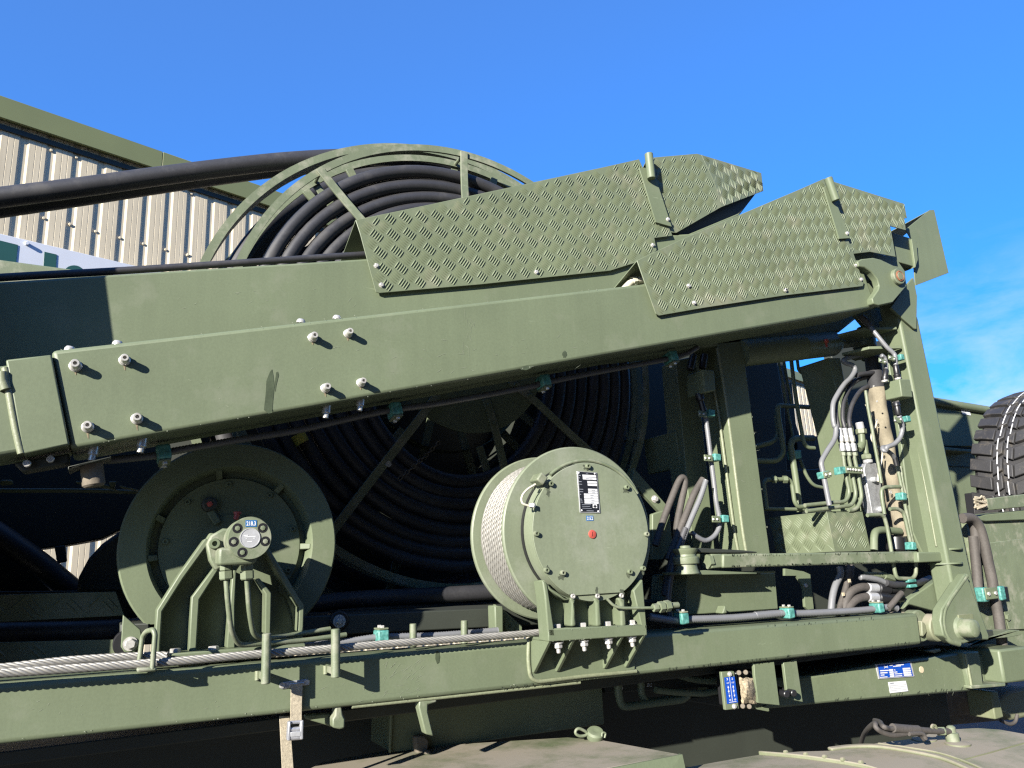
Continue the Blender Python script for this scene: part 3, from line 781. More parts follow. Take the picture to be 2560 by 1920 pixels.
prism("bracket", fAC((1480, 1330), (1600, 1290), (1640, 1300), (1770, 1230), (1820, 1230), (1845, 1390), (1800, 1395)), 2.06, 0.01, "olive_paint", tb, bevel=0.001)
# valves with numbers in the dark below the beam
vb = thing("valve_bank", "shaded valve bank with white tag numbers under the beam", "valve bank", at(1700, 1770, 2.3))
prism("block", fAD((40, 620), (1400, 560), (1400, 720), (60, 800)), 2.34, 0.12, "shade_dark_green", vb)
prism("cylinder_body", fAD((1310, 600), (1440, 590), (1450, 960), (960, 880), (980, 860), (1380, 800)), 2.28, 0.06, "shade_dark_green", vb)
tube("pipe", P3(fAD((210, 640), (215, 830), (250, 945), (330, 950), (700, 900), (950, 870), (1010, 820)), 2.24), 0.013, "olive_paint", vb, bend=0.05)
tube("pipe", P3(fAD((465, 600), (480, 820), (530, 890), (640, 890), (950, 840), (1020, 800)), 2.25), 0.012, "olive_paint", vb, bend=0.04)
tube("pipe", P3(fAD((640, 760), (900, 790), (1200, 800), (1290, 780), (1420, 760)), 2.22), 0.011, "olive_paint", vb, bend=0.05)
tube("pipe", P3(fAD((850, 570), (1050, 640), (1250, 660), (1330, 655)), 2.25), 0.011, "olive_paint", vb, bend=0.05)
text("tag_number", "204.2", fAD((540, 682), (598, 678), (540, 726)), 2.332, "print_white", vb, bold=0.01)
text("tag_number", "16.1", fAD((222, 718), (262, 714), (224, 758)), 2.332, "print_white", vb, bold=0.01)
text("tag_number", "120.1", fAC((525, 595), (635, 590), (530, 675)), 2.272, "print_white", vb, bold=0.01)
text("tag_number", "121.1", fAC((585, 990), (695, 985), (590, 1070)), 2.272, "print_grey", vb, bold=0.01)
# ================================================================== BOOMS
BY = 1.92
fb = thing("near_boom", "near olive crane boom, bolted box beam slanting up to the right", "boom", at(1100, 960, BY))
fbb = prism("boom_body", [(127, 875), (2150, 648), (2192, 768), (177, 1123)], BY, 0.20, "olive_paint", fb, bevel=0.011, seg=3)
sv = prism("end_sleeve", fE((38, 412), (356, 376), (482, 1000), (157, 1066)), BY - 0.010, 0.17, "olive_paint", fb, bevel=0.004)
tube("sleeve_weld", P3(fE((36, 470), (70, 680), (110, 900), (148, 1062)), BY - 0.004), 0.008, "weld", sv, seg=10)
prism("boom_head", fD((1000, 560), (1180, 640), (1325, 672), (1392, 768), (1402, 872), (1306, 980), (1206, 1000), (1000, 1060)), BY + 0.03, 0.10, "olive_paint", fb)
prism("inner_boom", [(-1100, 1065), (60, 905), (75, 1128), (-1100, 1335)], BY - 0.004, 0.135, "olive_paint", fb, bevel=0.010, seg=3)
tube("sleeve_edge_weld", P3(fE((14, 500), (18, 560), (40, 620)), BY - 0.008), 0.012, "weld", fb, seg=10)
for i, (x, y) in enumerate(fE((533, 452), (872, 413), (617, 873), (957, 817)) + fF((512, 256), (756, 228), (600, 606), (845, 568))):
    r = (0.0093 if i < 4 else 0.0086) * random.uniform(0.95, 1.06)
    p = at(x - 4, y + 2, BY)
    o = lathe("bolt", p, YN, [(0, 0), (r * 1.38, 0), (r * 1.38, 0.003), (r * 1.25, 0.004), (r * 1.25, 0.010), (r * 1.05, 0.012), (r * 1.0, 0.013), (r * 1.0, 0.026), (r * 0.85, 0.029), (r * 0.45, 0.029), (r * 0.45, 0.021), (0, 0.021)], "zinc_bolt", fbb, seg=24)
top_pts = [(175, 866), (294, 852), (752, 798), (842, 789)]
for x, y in top_pts:
    p = at(x, y, BY + 0.05); p.z -= 0.012
    lathe("top_bolt", p, Vector((0.15, 0, 1)), [(0, 0), (0.012, 0), (0.012, 0.006), (0.009, 0.011), (0, 0.012)], "zinc_bolt", fbb, seg=16)
for (x, y) in fE((640, 1085), (975, 1030)) + fF((595, 795), (830, 745)):
    p = at(x, y, BY + 0.035); lathe("under_bolt", p + Vector((0, 0, 0.006)), Vector((-0.12, 0, -1)), [(0, -0.02), (0.010, -0.02), (0.011, 0.0), (0.0075, 0.002), (0.0075, 0.014), (0, 0.015)], "zinc_bolt", fbb, seg=16)
# lug plate with pin at the right end
lug = prism("end_lug", fD((1062, 700), (1090, 684), (1170, 675), (1222, 687), (1392, 768), (1402, 872), (1306, 985), (1206, 1006), (1172, 992), (1163, 955), (1205, 895), (1212, 868), (1198, 822), (1158, 772), (1110, 742), (1072, 735)), BY - 0.026, 0.03, "olive_paint", fb, bevel=0.004)
wl_ = fD((1075, 738), (1110, 748), (1155, 778), (1190, 828), (1205, 868), (1195, 900), (1163, 955), (1170, 992), (1205, 1004))
tube("lug_weld", P3(wl_, BY - 0.004), 0.009, "weld", lug, seg=8)
c = at(*fD((1330, 812))[0], BY - 0.026)
lathe("pin_boss", c, YN, [(0.0, 0), (0.034, 0.0), (0.034, 0.012), (0.031, 0.015), (0.022, 0.015), (0.022, 0.008), (0, 0.008)], "olive_paint_worn", lug, seg=36)
lathe("pin_ring", c, YN, [(0.022, 0.010), (0.0225, 0.018), (0.019, 0.020), (0.0175, 0.018), (0.0175, 0.01)], "rust", lug, seg=32)
lathe("pin", c, YN, [(0, 0.021), (0.015, 0.020), (0.0175, 0.017), (0.0175, 0.0)], "olive_dusty", lug, seg=28)
# stub tube and angle below the boom at the left
cyl("stub_tube", at(*fE((650, 1290))[0], BY + 0.07), at(*fE((630, 1120))[0], BY + 0.07), 27 * mpp(at(230, 1200, BY)), "mud_brown", fb, seg=28)
prism("under_angle", fE((470, 1150), (770, 1080), (770, 1090), (560, 1135), (470, 1175)), BY + 0.02, 0.08, "shade_dark_green", fb)
prism("under_plate", fE((90, 1125), (480, 1060), (480, 1130), (160, 1190)), BY + 0.045, 0.05, "shade_dark_green", fb)
for x, y in fE((190, 1135), (350, 1103)):
    p = at(x, y, BY + 0.04); cyl("bracket_bolt", p, p + Vector((0, -0.015, 0)), 0.008, "zinc_bolt", fb, seg=12)
# grease stains are part of the boom's paint
mat("rust_stain", (0.24, 0.20, 0.12), 0.7, var=0.25, vscale=90)
mat("grease", (0.075, 0.095, 0.058), 0.35, var=0.2, vscale=40)
def stain(pts, Y, m="grease"):
    quadpatch("grease_smear", pts, Y - 0.0007, m, fbb)
def blot(cx, cy, rx, ry, rag=0.25, n=18, rot=0.0):
    out = []
    for i in range(n):
        a = 2 * math.pi * i / n; k = 1 + random.uniform(-rag, rag)
        x, y = rx * k * math.cos(a), ry * k * math.sin(a)
        out.append((cx + x * math.cos(rot) - y * math.sin(rot), cy + x * math.sin(rot) + y * math.cos(rot)))
    return out
stain(fF((205, 500), (222, 478), (230, 520), (238, 600), (228, 700), (222, 780), (196, 785), (165, 760), (178, 640), (182, 560)), BY)
stain(fF((250, 500), (262, 495), (268, 520), (250, 590), (244, 640), (240, 570)), BY)
stain(blot(*fC((585, 1620))[0], 6, 9, 0.2), BY)
stain(blot(*fG((455, 330))[0], 14, 5, 0.2, rot=-0.15), BY)

for i, (x, y) in enumerate(fE((533, 490), (872, 450), (617, 912), (957, 858)) + fF((512, 285), (756, 258), (600, 636), (845, 598))):
    l = random.uniform(8, 18)
    quadpatch("rust_run", [(x - 8, y), (x - 2, y - 1), (x - 3 + l * 0.08, y + l), (x - 6 + l * 0.08, y + l * 0.8)], BY - 0.0009, "rust_stain", fbb)

# flap cover of chequer plate over the near boom
CY = BY - 0.012
nc = thing("near_cover", "chequer-plate cover bolted over the upper end of the near boom", "cover plate", at(1850, 770, CY))
poly = fC((1085, 970), (1400, 822), (2212, 478)) + fD((830, 128), (1032, 640), (1105, 852)) + fD((1098, 872),) + fD((560, 936), (0, 1022)) + fC((1238, 1352), (1215, 1338))
front = plane(poly, CY)
ncp = slab("side_plate", front, (0, 0.004, 0), "olive_tread", nc, bevel=0.0012)
ux = (front[2] - front[0]).normalized()
tread_bars("tread", front, at(1963, 738, CY) - at(1641, 788, CY), "olive_tread", ncp, pitch=0.0535)
ridge0, ridge1 = front[0], front[3]
back = Vector((0, 0.17, -0.075))
v, f = prism_geo([ridge0 + Vector((0, 0.004, 0)), ridge1 + Vector((0, 0.004, 0)), ridge1 + back, ridge0 + back + (ridge0 - ridge1) * 0.035], Vector((0, 0, -0.004)))
finish("top_plate", v, f, "olive_tread", nc, bevel=0.001)
for x, y in fC((1440, 1148), (1478, 1265), (2110, 1178)) + fD((1048, 730), (1085, 826), (563, 900), (988, 508)):
    Yb = CY if (x, y) != fD((988, 508))[0] else CY - 0.010
    hexnut("cover_bolt", at(x, y, Yb), YN, 0.0062, 0.0055, "zinc_bolt", ncp, washer=0.0015)
# strap with lifting tube
nst = prism("strap", fD((826, 190), (865, 170), (1012, 540), (935, 545)), CY - 0.010, 0.006, "olive_paint", nc, bevel=0.001)
cyl("strap_tube", at(*fD((912, 280))[0], CY - 0.024), at(*fD((858, 125))[0], CY - 0.024), 0.016, "olive_paint", nst, seg=24, ch=0.001)
# far flap of the near cover, folded to the right
poly2 = fD((862, 138), (1385, 302), (1404, 400), (1386, 404), (1396, 486), (1288, 456), (1326, 670), (1150, 635), (1000, 652), (985, 560))
f2 = plane(poly2, CY + 0.008)
nef = slab("end_flap", f2, (0, 0.004, 0), "olive_tread", nc, bevel=0.0012)
tread_bars("end_tread", f2, at(1963, 738, CY) - at(1641, 788, CY), "olive_tread", nef, pitch=0.0535, off=(0.012, 0.01))
v, f = prism_geo([f2[0] + Vector((0, 0.004, 0)), f2[1] + Vector((0, 0.004, 0)), f2[1] + back, f2[0] + back], Vector((0, 0, -0.004)))
finish("end_top_plate", v, f, "olive_tread", nc, bevel=0.001)
# hydraulic elbow peeping out under the left end of the cover
el = thing("hose_elbow", "pale hydraulic elbow fitting peeping out under the near cover", "fitting", at(*fC((1050, 1140))[0], BY + 0.05))
p0, p1, p2 = at(*fC((990, 1142))[0], BY + 0.06), at(*fC((1050, 1115))[0], BY + 0.06), at(*fC((1150, 1100))[0], BY + 0.06)
tube("elbow", [p0 + Vector((-0.004, 0, -0.02)), p1, p2], 0.012, "cream_cable", el, bend=0.02)
hexnut("elbow_nut", p1, p2 - p1, 0.0165, 0.018, "cream_cable", el)

# ------------------------------------------------------------------ far boom
RY = 2.20
rb = thing("far_boom", "far olive crane boom behind the near one, half in shadow at its left end", "boom", at(700, 900, RY))
prism("boom_body", [(-1100, 806), (0, 703), (912, 646), (1700, 585), (2100, 560), (2150, 790), (2100, 830), (2000, 842), (1800, 864), (1450, 900), (800, 1000), (177, 1105), (-1100, 1325)], RY, 0.14, "olive_paint", rb, bevel=0.008)
tube("cover_hose", P3([(-420, 724, RY + 0.03), (0, 694, RY + 0.03), (300, 677, RY + 0.03), (620, 656, RY + 0.03), (960, 633, RY + 0.03), (1060, 626, RY + 0.05)]), 9.5 * mpp(at(400, 670, RY)), "hose_rubber", rb, step=0.05)
FC = RY - 0.014
fc = thing("far_cover", "chequer-plate cover over the far boom in front of the hose reel", "cover plate", at(1300, 700, FC))
poly = fB((1075, 690), (1700, 560), (2212, 455)) + fC((1100, 270), (1332, 800), (1206, 816), (1222, 900), (1160, 960), (900, 1042), (0, 1137)) + fB((1240, 1196), (1215, 1188), (1108, 790))
front = plane(poly, FC)
fcp = slab("side_plate", front, (0, 0.004, 0), "olive_tread", fc, bevel=0.0012)
u1_ = at(1525, 676, FC) - at(948, 733, FC)
tread_bars("tread", front, u1_, "olive_tread", fcp, pitch=0.0565)
r0, r1 = front[0], front[3]
backf = Vector((0, 0.19, -0.13))
v, f = prism_geo([r0 + Vector((0, 0.004, 0)), r1 + Vector((0, 0.004, 0)), r1 + backf, r0 + backf + (r0 - r1) * 0.02], Vector((0, 0, -0.004)))
finish("top_plate", v, f, "olive_tread", fc, bevel=0.001)
for x, y in fB((1218, 1008), (1253, 1142)) + fC((388, 1052), (1192, 866), (1298, 688)):
    Yb = FC if (x, y) != fC((1298, 688))[0] else FC - 0.010
    hexnut("cover_bolt", at(x, y, Yb), YN, 0.0066, 0.0055, "zinc_bolt", fcp, washer=0.0015)
fst = prism("strap", fC((1100, 328), (1150, 330), (1222, 420), (1327, 738), (1216, 706)), FC - 0.010, 0.006, "olive_paint", fc, bevel=0.001)
cyl("strap_tube", at(*fC((1185, 405))[0], FC - 0.026), at(*fC((1166, 235))[0], FC - 0.026), 0.0165, "olive_paint", fst, seg=24, ch=0.001)
# folded flap: two faces meeting in a crease
a3 = plane(fC((1160, 262), (1500, 232), (1530, 240), (1620, 430), (1668, 602), (1358, 780), (1300, 775)), FC + 0.007)
fef = slab("end_flap", a3, (0, 0.004, 0), "olive_tread", fc, bevel=0.001)
tread_bars("end_tread", a3, u1_, "olive_tread", fef, pitch=0.0565, off=(0.01, 0.0))
cr = [at(*q, FC + 0.007) for q in fC((1530, 240), (1620, 430), (1668, 602))]
rt = [at(*q, FC + 0.045) for q in fC((1945, 366), (1960, 490))]
w4 = [cr[0], rt[0], rt[1], cr[2], cr[1]]
nrm = (w4[1] - w4[0]).cross(w4[3] - w4[0]).normalized()
if nrm.y > 0: nrm = -nrm
ftf = slab("turned_flap", w4, -nrm * 0.004, "olive_tread", fc, bevel=0.001)
tread_bars("turned_tread", w4, rt[1] - cr[2], "olive_tread", ftf, pitch=0.0565, normal=nrm, off=(0.0, 0.01))
tp = [a3[0], a3[1], cr[0], rt[0]]
v, f = prism_geo([tp[0] + Vector((0, 0.005, 0)), tp[1] + Vector((0, 0.005, 0)), rt[0] + Vector((0, 0.005, 0)), rt[0] + backf * 0.6, tp[0] + backf], Vector((0, 0, -0.004)))
finish("end_top_plate", v, f, "olive_tread", fc)
prism("flap_underside", fC((1345, 750), (1672, 560), (1950, 455), (1800, 650), (1400, 835)), FC + 0.052, 0.10, "shade_dark_green", fc)  # dark colour stands in for shade under the flap's overhang
prism("boom_nose", fC((1210, 815), (1390, 810), (1800, 640), (1790, 660), (1330, 880), (1225, 890)), RY + 0.01, 0.12, "olive_paint", fc)
prism("nose_rod", fC((1640, 650), (1760, 615), (1800, 640), (1700, 690)), RY + 0.06, 0.05, "olive_paint", fc)

# ------------------------------------------------------------------ guide funnel at the boom tip
fu = thing("rope_funnel", "flared olive guide box sticking out at the boom tip against the sky", "guide box", at(2320, 700, 2.02))
q = fD((1405, 378), (1560, 342), (1592, 345), (1692, 780), (1465, 868), (1395, 480))
Yf = [2.02, 2.02, 1.98, 1.98, 2.02, 2.05]
w = [at(x, y, yy) for (x, y), yy in zip(q, (2.10, 2.06, 1.99, 1.99, 2.02, 2.09))]
slab("side_sheet", [at(*p, 2.0) for p in fD((1395, 480), (1560, 345), (1592, 345), (1692, 780), (1462, 868), (1440, 560))], (0, 0.005, 0), "olive_paint", fu, bevel=0.001)
slab("top_sheet", [at(*p, 2.0) for p in fD((1560, 345), (1592, 345))] + [at(*fD((1560, 345))[0], 2.0) + Vector((0.02, 0.18, -0.06)), at(*fD((1395, 480))[0], 2.0) + Vector((-0.03, 0.18, 0.0))], (0, 0, -0.004), "olive_paint", fu)
prism("inner_bracket", fD((1300, 502), (1430, 540), (1466, 742), (1330, 700)), 1.985, 0.05, "olive_paint", fu, bevel=0.003)
prism("bracket_rim", fD((1435, 545), (1470, 560), (1480, 690), (1462, 742)), 1.975, 0.07, "olive_paint", fu, bevel=0.002)
# ================================================================== WIRE DRUM WINCH (215.2)
WC_Y, WF_Y = 1.886, 1.950
wi = thing("drum_winch", "olive wire-drum winch labelled 215.2 standing on the base beam", "winch", at(1480, 1600, 1.93))
fc_ = Vector((1.2188, WF_Y, 1.7993))            # drum axis on the front flange
WR = 0.2527
AX = Vector((0, 1, 0))
lathe("front_flange", fc_, AX, [(0.4 * WR, 0), (WR * 0.985, 0), (WR, 0.004), (WR, 0.012), (WR * 0.985, 0.016), (0.4 * WR, 0.016)], "olive_faded", wi, seg=96, closed=True)
DW = 0.197                                      # drum width between the flanges
rf = fc_ + Vector((0, 0.016 + DW, 0))
lathe("rear_flange", rf, AX, [(0.3 * WR, 0), (WR * 0.985, 0), (WR, 0.004), (WR, 0.012), (WR * 0.985, 0.016), (0.3 * WR, 0.016)], "olive_faded", wi, seg=96, closed=True)
lathe("drum_core", fc_ + AX * 0.016, AX, [(0.80 * WR, 0), (0.80 * WR, DW)], "olive_faded", wi, seg=64)
cc = at(1475, 1334, WC_Y)
ax_c = Vector((fc_.x, 0, fc_.z))
def wc(dy): return Vector((fc_.x, WC_Y + dy, fc_.z))
lathe("housing_ring", wc(0), AX, [(0.60 * WR, 0.004), (0.765 * WR, 0.004), (0.772 * WR, 0.010), (0.772 * WR, 0.056), (0.60 * WR, 0.056)], "olive_faded", wi, seg=80)
lathe("seal_gap", wc(0.050), AX, [(0.6 * WR, 0), (0.785 * WR, 0), (0.785 * WR, 0.012), (0.6 * WR, 0.012)], "black_plastic", wi, seg=64)
# cover disc with a flat lower side
CR = 0.1945
pts = []
zflat = at(1430, 1491, WC_Y).z - fc_.z
for i in range(97):
    a = -math.pi / 2 + 2 * math.pi * i / 96
    p = Vector((CR * math.cos(a), 0, CR * math.sin(a)))
    if p.z >= zflat: pts.append(wc(-0.002) + p)
cdi = slab("cover_disc", pts, (0, 0.007, 0), "olive_faded", wi, bevel=0.0012)
for x, y in fR((850, 230), (602, 347), (1110, 371), (505, 680), (1242, 684), (573, 925), (683, 942), (1130, 935), (1218, 912)):
    socket_screw("cover_screw", at(x, y, WC_Y - 0.002), YN, 0.0072, 0.010, "olive_paint_worn", cdi)
for x, y in fR((752, 1098), (916, 1097), (1076, 1094)):
    socket_screw("lower_screw", at(x, y, WC_Y - 0.002), YN, 0.0066, 0.006, "zinc_bolt", cdi)
# dark scuffs round the screws
mat("scuff", (0.085, 0.10, 0.065), 0.6, var=0.4, vscale=60)
for x, y, rx, ry in ((850, 236, 42, 26), (590, 400, 22, 55), (1108, 392, 34, 26), (682, 968, 40, 32), (1125, 955, 30, 40), (585, 925, 24, 42), (1222, 925, 18, 40), (750, 1090, 24, 18), (912, 1060, 18, 40), (1082, 1075, 28, 28)):
    cx, cy = fR((x, y))[0]
    quadpatch("paint_scuff", blot(cx, cy, rx * 0.22, ry * 0.26, 0.45, 16), WC_Y - 0.0024, "scuff", cdi)
# bearing stand: side cheeks, ribs, foot
FYs = WC_Y + 0.001
prism("stand_cheek", fR((552, 990), (585, 1010), (640, 1370), (592, 1380), (568, 1100)), FYs, 0.055, "olive_paint", wi, bevel=0.004)
cheek = prism("stand_cheek", fR((1160, 1060), (1222, 985), (1252, 1330), (1225, 1340)), FYs, 0.055, "olive_paint", wi, bevel=0.003)
prism("stand_back", fR((560, 1000), (1225, 990), (1245, 1330), (600, 1370)), FYs + 0.045, 0.012, "olive_paint", wi)
for a, b in ((752, 762), (912, 932), (1078, 1098)):
    prism("stand_rib", fR((a - 22, 1110), (a + 26, 1105), (b + 8, 1150), (b + 18, 1300), (b - 18, 1302), (a - 2, 1150)), FYs, 0.046, "olive_paint", wi, bevel=0.006, seg=3)
prism("stand_shoulder", fR((560, 985), (625, 1060), (760, 1122), (700, 1125), (590, 1050)), FYs + 0.002, 0.046, "olive_paint", wi, bevel=0.004)
wft = prism("stand_foot", fR((590, 1316), (1250, 1286), (1253, 1362), (592, 1402)), FYs, 0.055, "olive_paint", wi, bevel=0.003)
for x, y in fR((653, 1302), (822, 1293), (988, 1284), (1150, 1274)):
    p = at(x, y, FYs + 0.020); p.z -= 0.006
    hexnut("foot_bolt", p, (0, 0, 1), 0.0105, 0.011, "zinc_bolt", wft, washer=0.002)
for x, y in fR((655, 1405), (827, 1392), (990, 1378), (1148, 1366)):
    p = at(x, y, FYs + 0.022)
    hexnut("foot_nut", p, (0.03, 0, -1), 0.0115, 0.013, "zinc_bolt", wft, washer=0.003, stud=0.014)
# name plate and labels
npl = prism("name_plate", fAA((108, 68), (545, 100), (618, 980), (178, 970)), WC_Y - 0.0050, 0.0028, "plate_silver", wi, bevel=0.0004)
quadpatch("plate_field", fAA((135, 78), (535, 108), (600, 962), (188, 955)), WC_Y - 0.0055, "plate_black", npl)
Yp = WC_Y - 0.0060
for q in (((225, 143), (520, 158), (528, 202), (230, 190)), ((232, 198), (528, 212), (533, 262), (238, 248)), ((332, 282), (538, 292), (542, 338), (338, 330)), ((340, 340), (543, 346), (547, 394), (344, 386)),
          ((348, 450), (550, 458), (555, 502), (352, 496)), ((353, 508), (556, 512), (560, 558), (357, 552)), ((260, 555), (560, 566), (565, 612), (264, 604)), ((264, 612), (565, 620), (570, 670), (268, 660)), ((268, 668), (572, 676), (577, 726), (272, 716)), ((272, 724), (577, 732), (580, 782), (276, 774)),
          ((450, 790), (545, 792), (550, 875), (455, 868))):
    quadpatch("value_field", fAA(*q), Yp, "print_white", npl)
quadpatch("tree_mark", fAA((500, 798), (545, 840), (520, 850), (515, 866), (490, 866), (488, 850), (462, 845)), Yp - 0.0005, "plate_black", npl)
for q in (((145, 150), (190, 154), (191, 172), (146, 168)), ((145, 205), (170, 207), (171, 224), (146, 222)), ((150, 288), (208, 292), (209, 306), (151, 302)), ((152, 344), (220, 350), (221, 362), (153, 356)), ((160, 455), (245, 460), (246, 472), (161, 467)), ((165, 508), (242, 514), (243, 526), (166, 520)), ((172, 565), (198, 567), (199, 580), (173, 578)), ((178, 670), (212, 673), (213, 684), (179, 681)), ((180, 694), (225, 697), (226, 708), (181, 705)), ((184, 736), (238, 740), (239, 752), (185, 748)),
          ((215, 790), (415, 797), (415, 806), (216, 799)), ((220, 830), (395, 836), (395, 845), (221, 839)), ((225, 872), (430, 880), (430, 889), (226, 881)), ((318, 925), (470, 931), (470, 944), (319, 938)), ((305, 122), (355, 125), (355, 135), (305, 132))):
    quadpatch("print_line", fAA(*q), Yp, "print_grey", npl)
for q in ((300, 220), (380, 228), (430, 475), (440, 530), (400, 585), (400, 640), (420, 695), (410, 750)):
    x, y = q; quadpatch("print_line", fAA((x, y), (x + 70, y + 3), (x + 70, y + 16), (x, y + 13)), Yp - 0.0004, "print_grey", npl)
for x, y in fAA((147, 105), (495, 125), (212, 925), (572, 945)):
    lathe("plate_rivet", at(x, y, WC_Y - 0.005), YN, [(0, 0.0026), (0.0016, 0.0022), (0.0026, 0.0008), (0.0028, 0)], "print_white", npl, seg=12)
wnl = prism("number_label", fAA((312, 1042), (460, 1040), (470, 1150), (318, 1152)), WC_Y - 0.0030, 0.0012, "label_blue", wi, bevel=0)
text("label_number", "215.2", fAA((325, 1060), (452, 1058), (332, 1138)), WC_Y - 0.0036, "print_white", wnl, bold=0.03)
pc = at(*fAA((440, 1445))[0], WC_Y - 0.002)
rpl = lathe("red_plug", pc, YN, [(0, 0.0036), (0.0095, 0.0036), (0.0118, 0.0028), (0.0124, 0.0)], "red_plastic", wi, seg=36)
quadpatch("plug_slot", fAA((445, 1390), (453, 1390), (446, 1490), (438, 1490)), WC_Y - 0.0062, "black_plastic", rpl)
# sensor with thin line round the housing
th = lambda a, r, dy: wc(dy) + Vector((r * math.sin(a), 0, r * math.cos(a)))
arcp = [th(R(a), CR + 0.008, 0.006) for a in range(-38, 64, 6)]
tube("sensor_line", arcp, 0.0055, "olive_paint_worn", wi, seg=8)
sb = at(*fR((525, 318))[0], WC_Y + 0.006)
sbl = box("sensor_block", sb, (0.026, 0.05, 0.028), "olive_paint_worn", wi, bevel=0.004, rot=Matrix.Rotation(R(38), 3, 'Y'))
tube("sensor_cable", P3(withY(fR((505, 350), (450, 385), (415, 430), (418, 475), (462, 495)), WC_Y - 0.012, WC_Y - 0.02)), 0.0032, "cream_cable", sbl, seg=8)
hexnut("sensor_fitting", at(*fR((470, 492))[0], WC_Y - 0.006), Vector((0.6, -0.8, 0)), 0.007, 0.014, "zinc_bolt", sbl)
hexnut("sensor_nipple", at(*fR((500, 352))[0], WC_Y + 0.004), Vector((-0.5, -0.2, -0.6)), 0.0055, 0.014, "olive_paint_worn", sbl)
# oil pipe with fitting on the right
tube("oil_pipe", P3(withY(fR((985, 1118), (1030, 1165), (1090, 1178), (1300, 1176)), WC_Y - 0.004, WC_Y - 0.012)), 0.0042, "olive_paint_worn", wi, bend=0.02, seg=10)
oc = [at(*q, WC_Y - 0.012) for q in fR((1292, 1176), (1330, 1172), (1370, 1166), (1410, 1160), (1460, 1156))]
for i, rr in enumerate((0.0115, 0.016, 0.0165)):
    hexnut("oil_fitting", oc[i], oc[i + 1] - oc[i], rr, (oc[i + 1] - oc[i]).length * 0.86, "olive_paint_worn", wi)
cyl("fitting_end", oc[3], oc[4], 0.0085, "olive_paint_worn", wi)
# lower bracket on the beam
for x0, x1 in ((598, 500), (756, 660), (1080, 985), (1226, 1130)):
    t0 = at(*fR((x0, 1392 - (x0 - 600) * 0.05))[0], WC_Y + 0.002); b0 = at(*fR((x1 + 14, 1605 - (x1 - 500) * 0.065))[0], B_Y)
    w_ = [t0, Vector((t0.x, B_Y, t0.z)), Vector((t0.x, B_Y, b0.z)), Vector((t0.x, B_Y - 0.012, b0.z))]
    slab("gusset", w_, (0.010, 0, 0), "olive_paint", wi, bevel=0.0015)
prism("bracket_top", fR((588, 1380), (1255, 1338), (1253, 1362), (592, 1402)), WC_Y + 0.004, B_Y - WC_Y - 0.006, "olive_paint", wi, bevel=0.002)
# pedestal under the rear flange
prism("rear_stand", fR((235, 1150), (295, 1190), (420, 1300), (420, 1360), (240, 1340)), rf.y + 0.0, 0.02, "olive_paint", wi)
prism("rear_post", fR((232, 1160), (290, 1165), (292, 1345), (238, 1345)), rf.y - 0.05, 0.05, "olive_paint", wi)
lathe("rear_eye", at(*fR((330, 1295))[0], rf.y - 0.001), YN, [(0.006, 0), (0.006, 0.004), (0.017, 0.004), (0.018, 0)], "olive_paint", wi, seg=24)

# wire rope: drum windings + run along the beam
ro = thing("wire_rope", "light grey stranded wire rope on the winch drum and along the beam", "wire rope", at(1300, 1640, 1.96))
rr_ = 0.0098
turns = 10
path = []
for i in range(turns * 72 + 1):
    a = 2 * math.pi * i / 72
    y = WF_Y + 0.016 + rr_ + (DW - 2 * rr_) * (i / (turns * 72))
    path.append(Vector((fc_.x + 0.872 * WR * math.sin(a), y, fc_.z + 0.872 * WR * math.cos(a))))
v, f = rope_geo(path, rr_ * 0.95, 6, 0.095, 0.009, 5)
finish("drum_winding", v, f, "steel_rope", ro, smooth=80)
run = P3([(-300, 1702, 1.95), (0, 1683, 1.95), (376, 1658, 1.95), (651, 1635, 1.955), (824, 1622, 1.955), (962, 1610, 1.96), (1106, 1600, 1.965), (1340, 1582, 1.975), (1420, 1568, 1.985)])
v, f = rope_geo(catmull(run, 8), 0.0098, 6, 0.085, 0.006, 7)
finish("rope_run", v, f, "steel_rope", ro, smooth=80)
run2 = P3([(-300, 1695, 2.0), (0, 1670, 2.0), (180, 1651, 2.0), (372, 1640, 2.0), (420, 1640, 1.99)])
v, f = rope_geo(catmull(run2, 8), 0.0098, 6, 0.085, 0.006, 7)
tag(finish("return_rope", v, f, "steel_rope", None, smooth=80), "short second wire rope lying behind the long one at the lower left", "wire rope")

# ================================================================== SMALL REEL WITH MOTOR (218.3)
LY = 2.20
sr = thing("rope_reel", "olive flanged reel with hydraulic motor labelled 218.3 on a ribbed stand", "reel", at(560, 1640, 2.1))
lc = Vector((0.287, LY, 1.7976)); LR = 0.2756
mo_y = 1.89
lathe("front_flange", lc, AX, [(0.755 * LR, 0.004), (0.765 * LR, 0), (0.985 * LR, 0), (LR, 0.004), (LR, 0.016), (0.985 * LR, 0.02), (0.82 * LR, 0.02), (0.82 * LR, 0.085), (0.70 * LR, 0.085), (0.735 * LR, 0.02)], "olive_paint", sr, seg=96, closed=True)
lathe("rear_flange", lc + AX * 0.16, AX, [(0.5 * LR, 0), (0.985 * LR, 0), (LR, 0.004), (LR, 0.016), (0.985 * LR, 0.02), (0.5 * LR, 0.02)], "olive_paint", sr, seg=96, closed=True)
lathe("reel_drum", lc + AX * 0.02, AX, [(0.80 * LR, 0.0), (0.80 * LR, 0.14)], "olive_paint", sr, seg=64)
dsh = lathe("dish", lc, AX, [(0, 0.024), (0.30 * LR, 0.024), (0.30 * LR, 0.030), (0.655 * LR, 0.030), (0.66 * LR, 0.034), (0.66 * LR, 0.046), (0.725 * LR, 0.048)], "olive_paint", sr, seg=80)
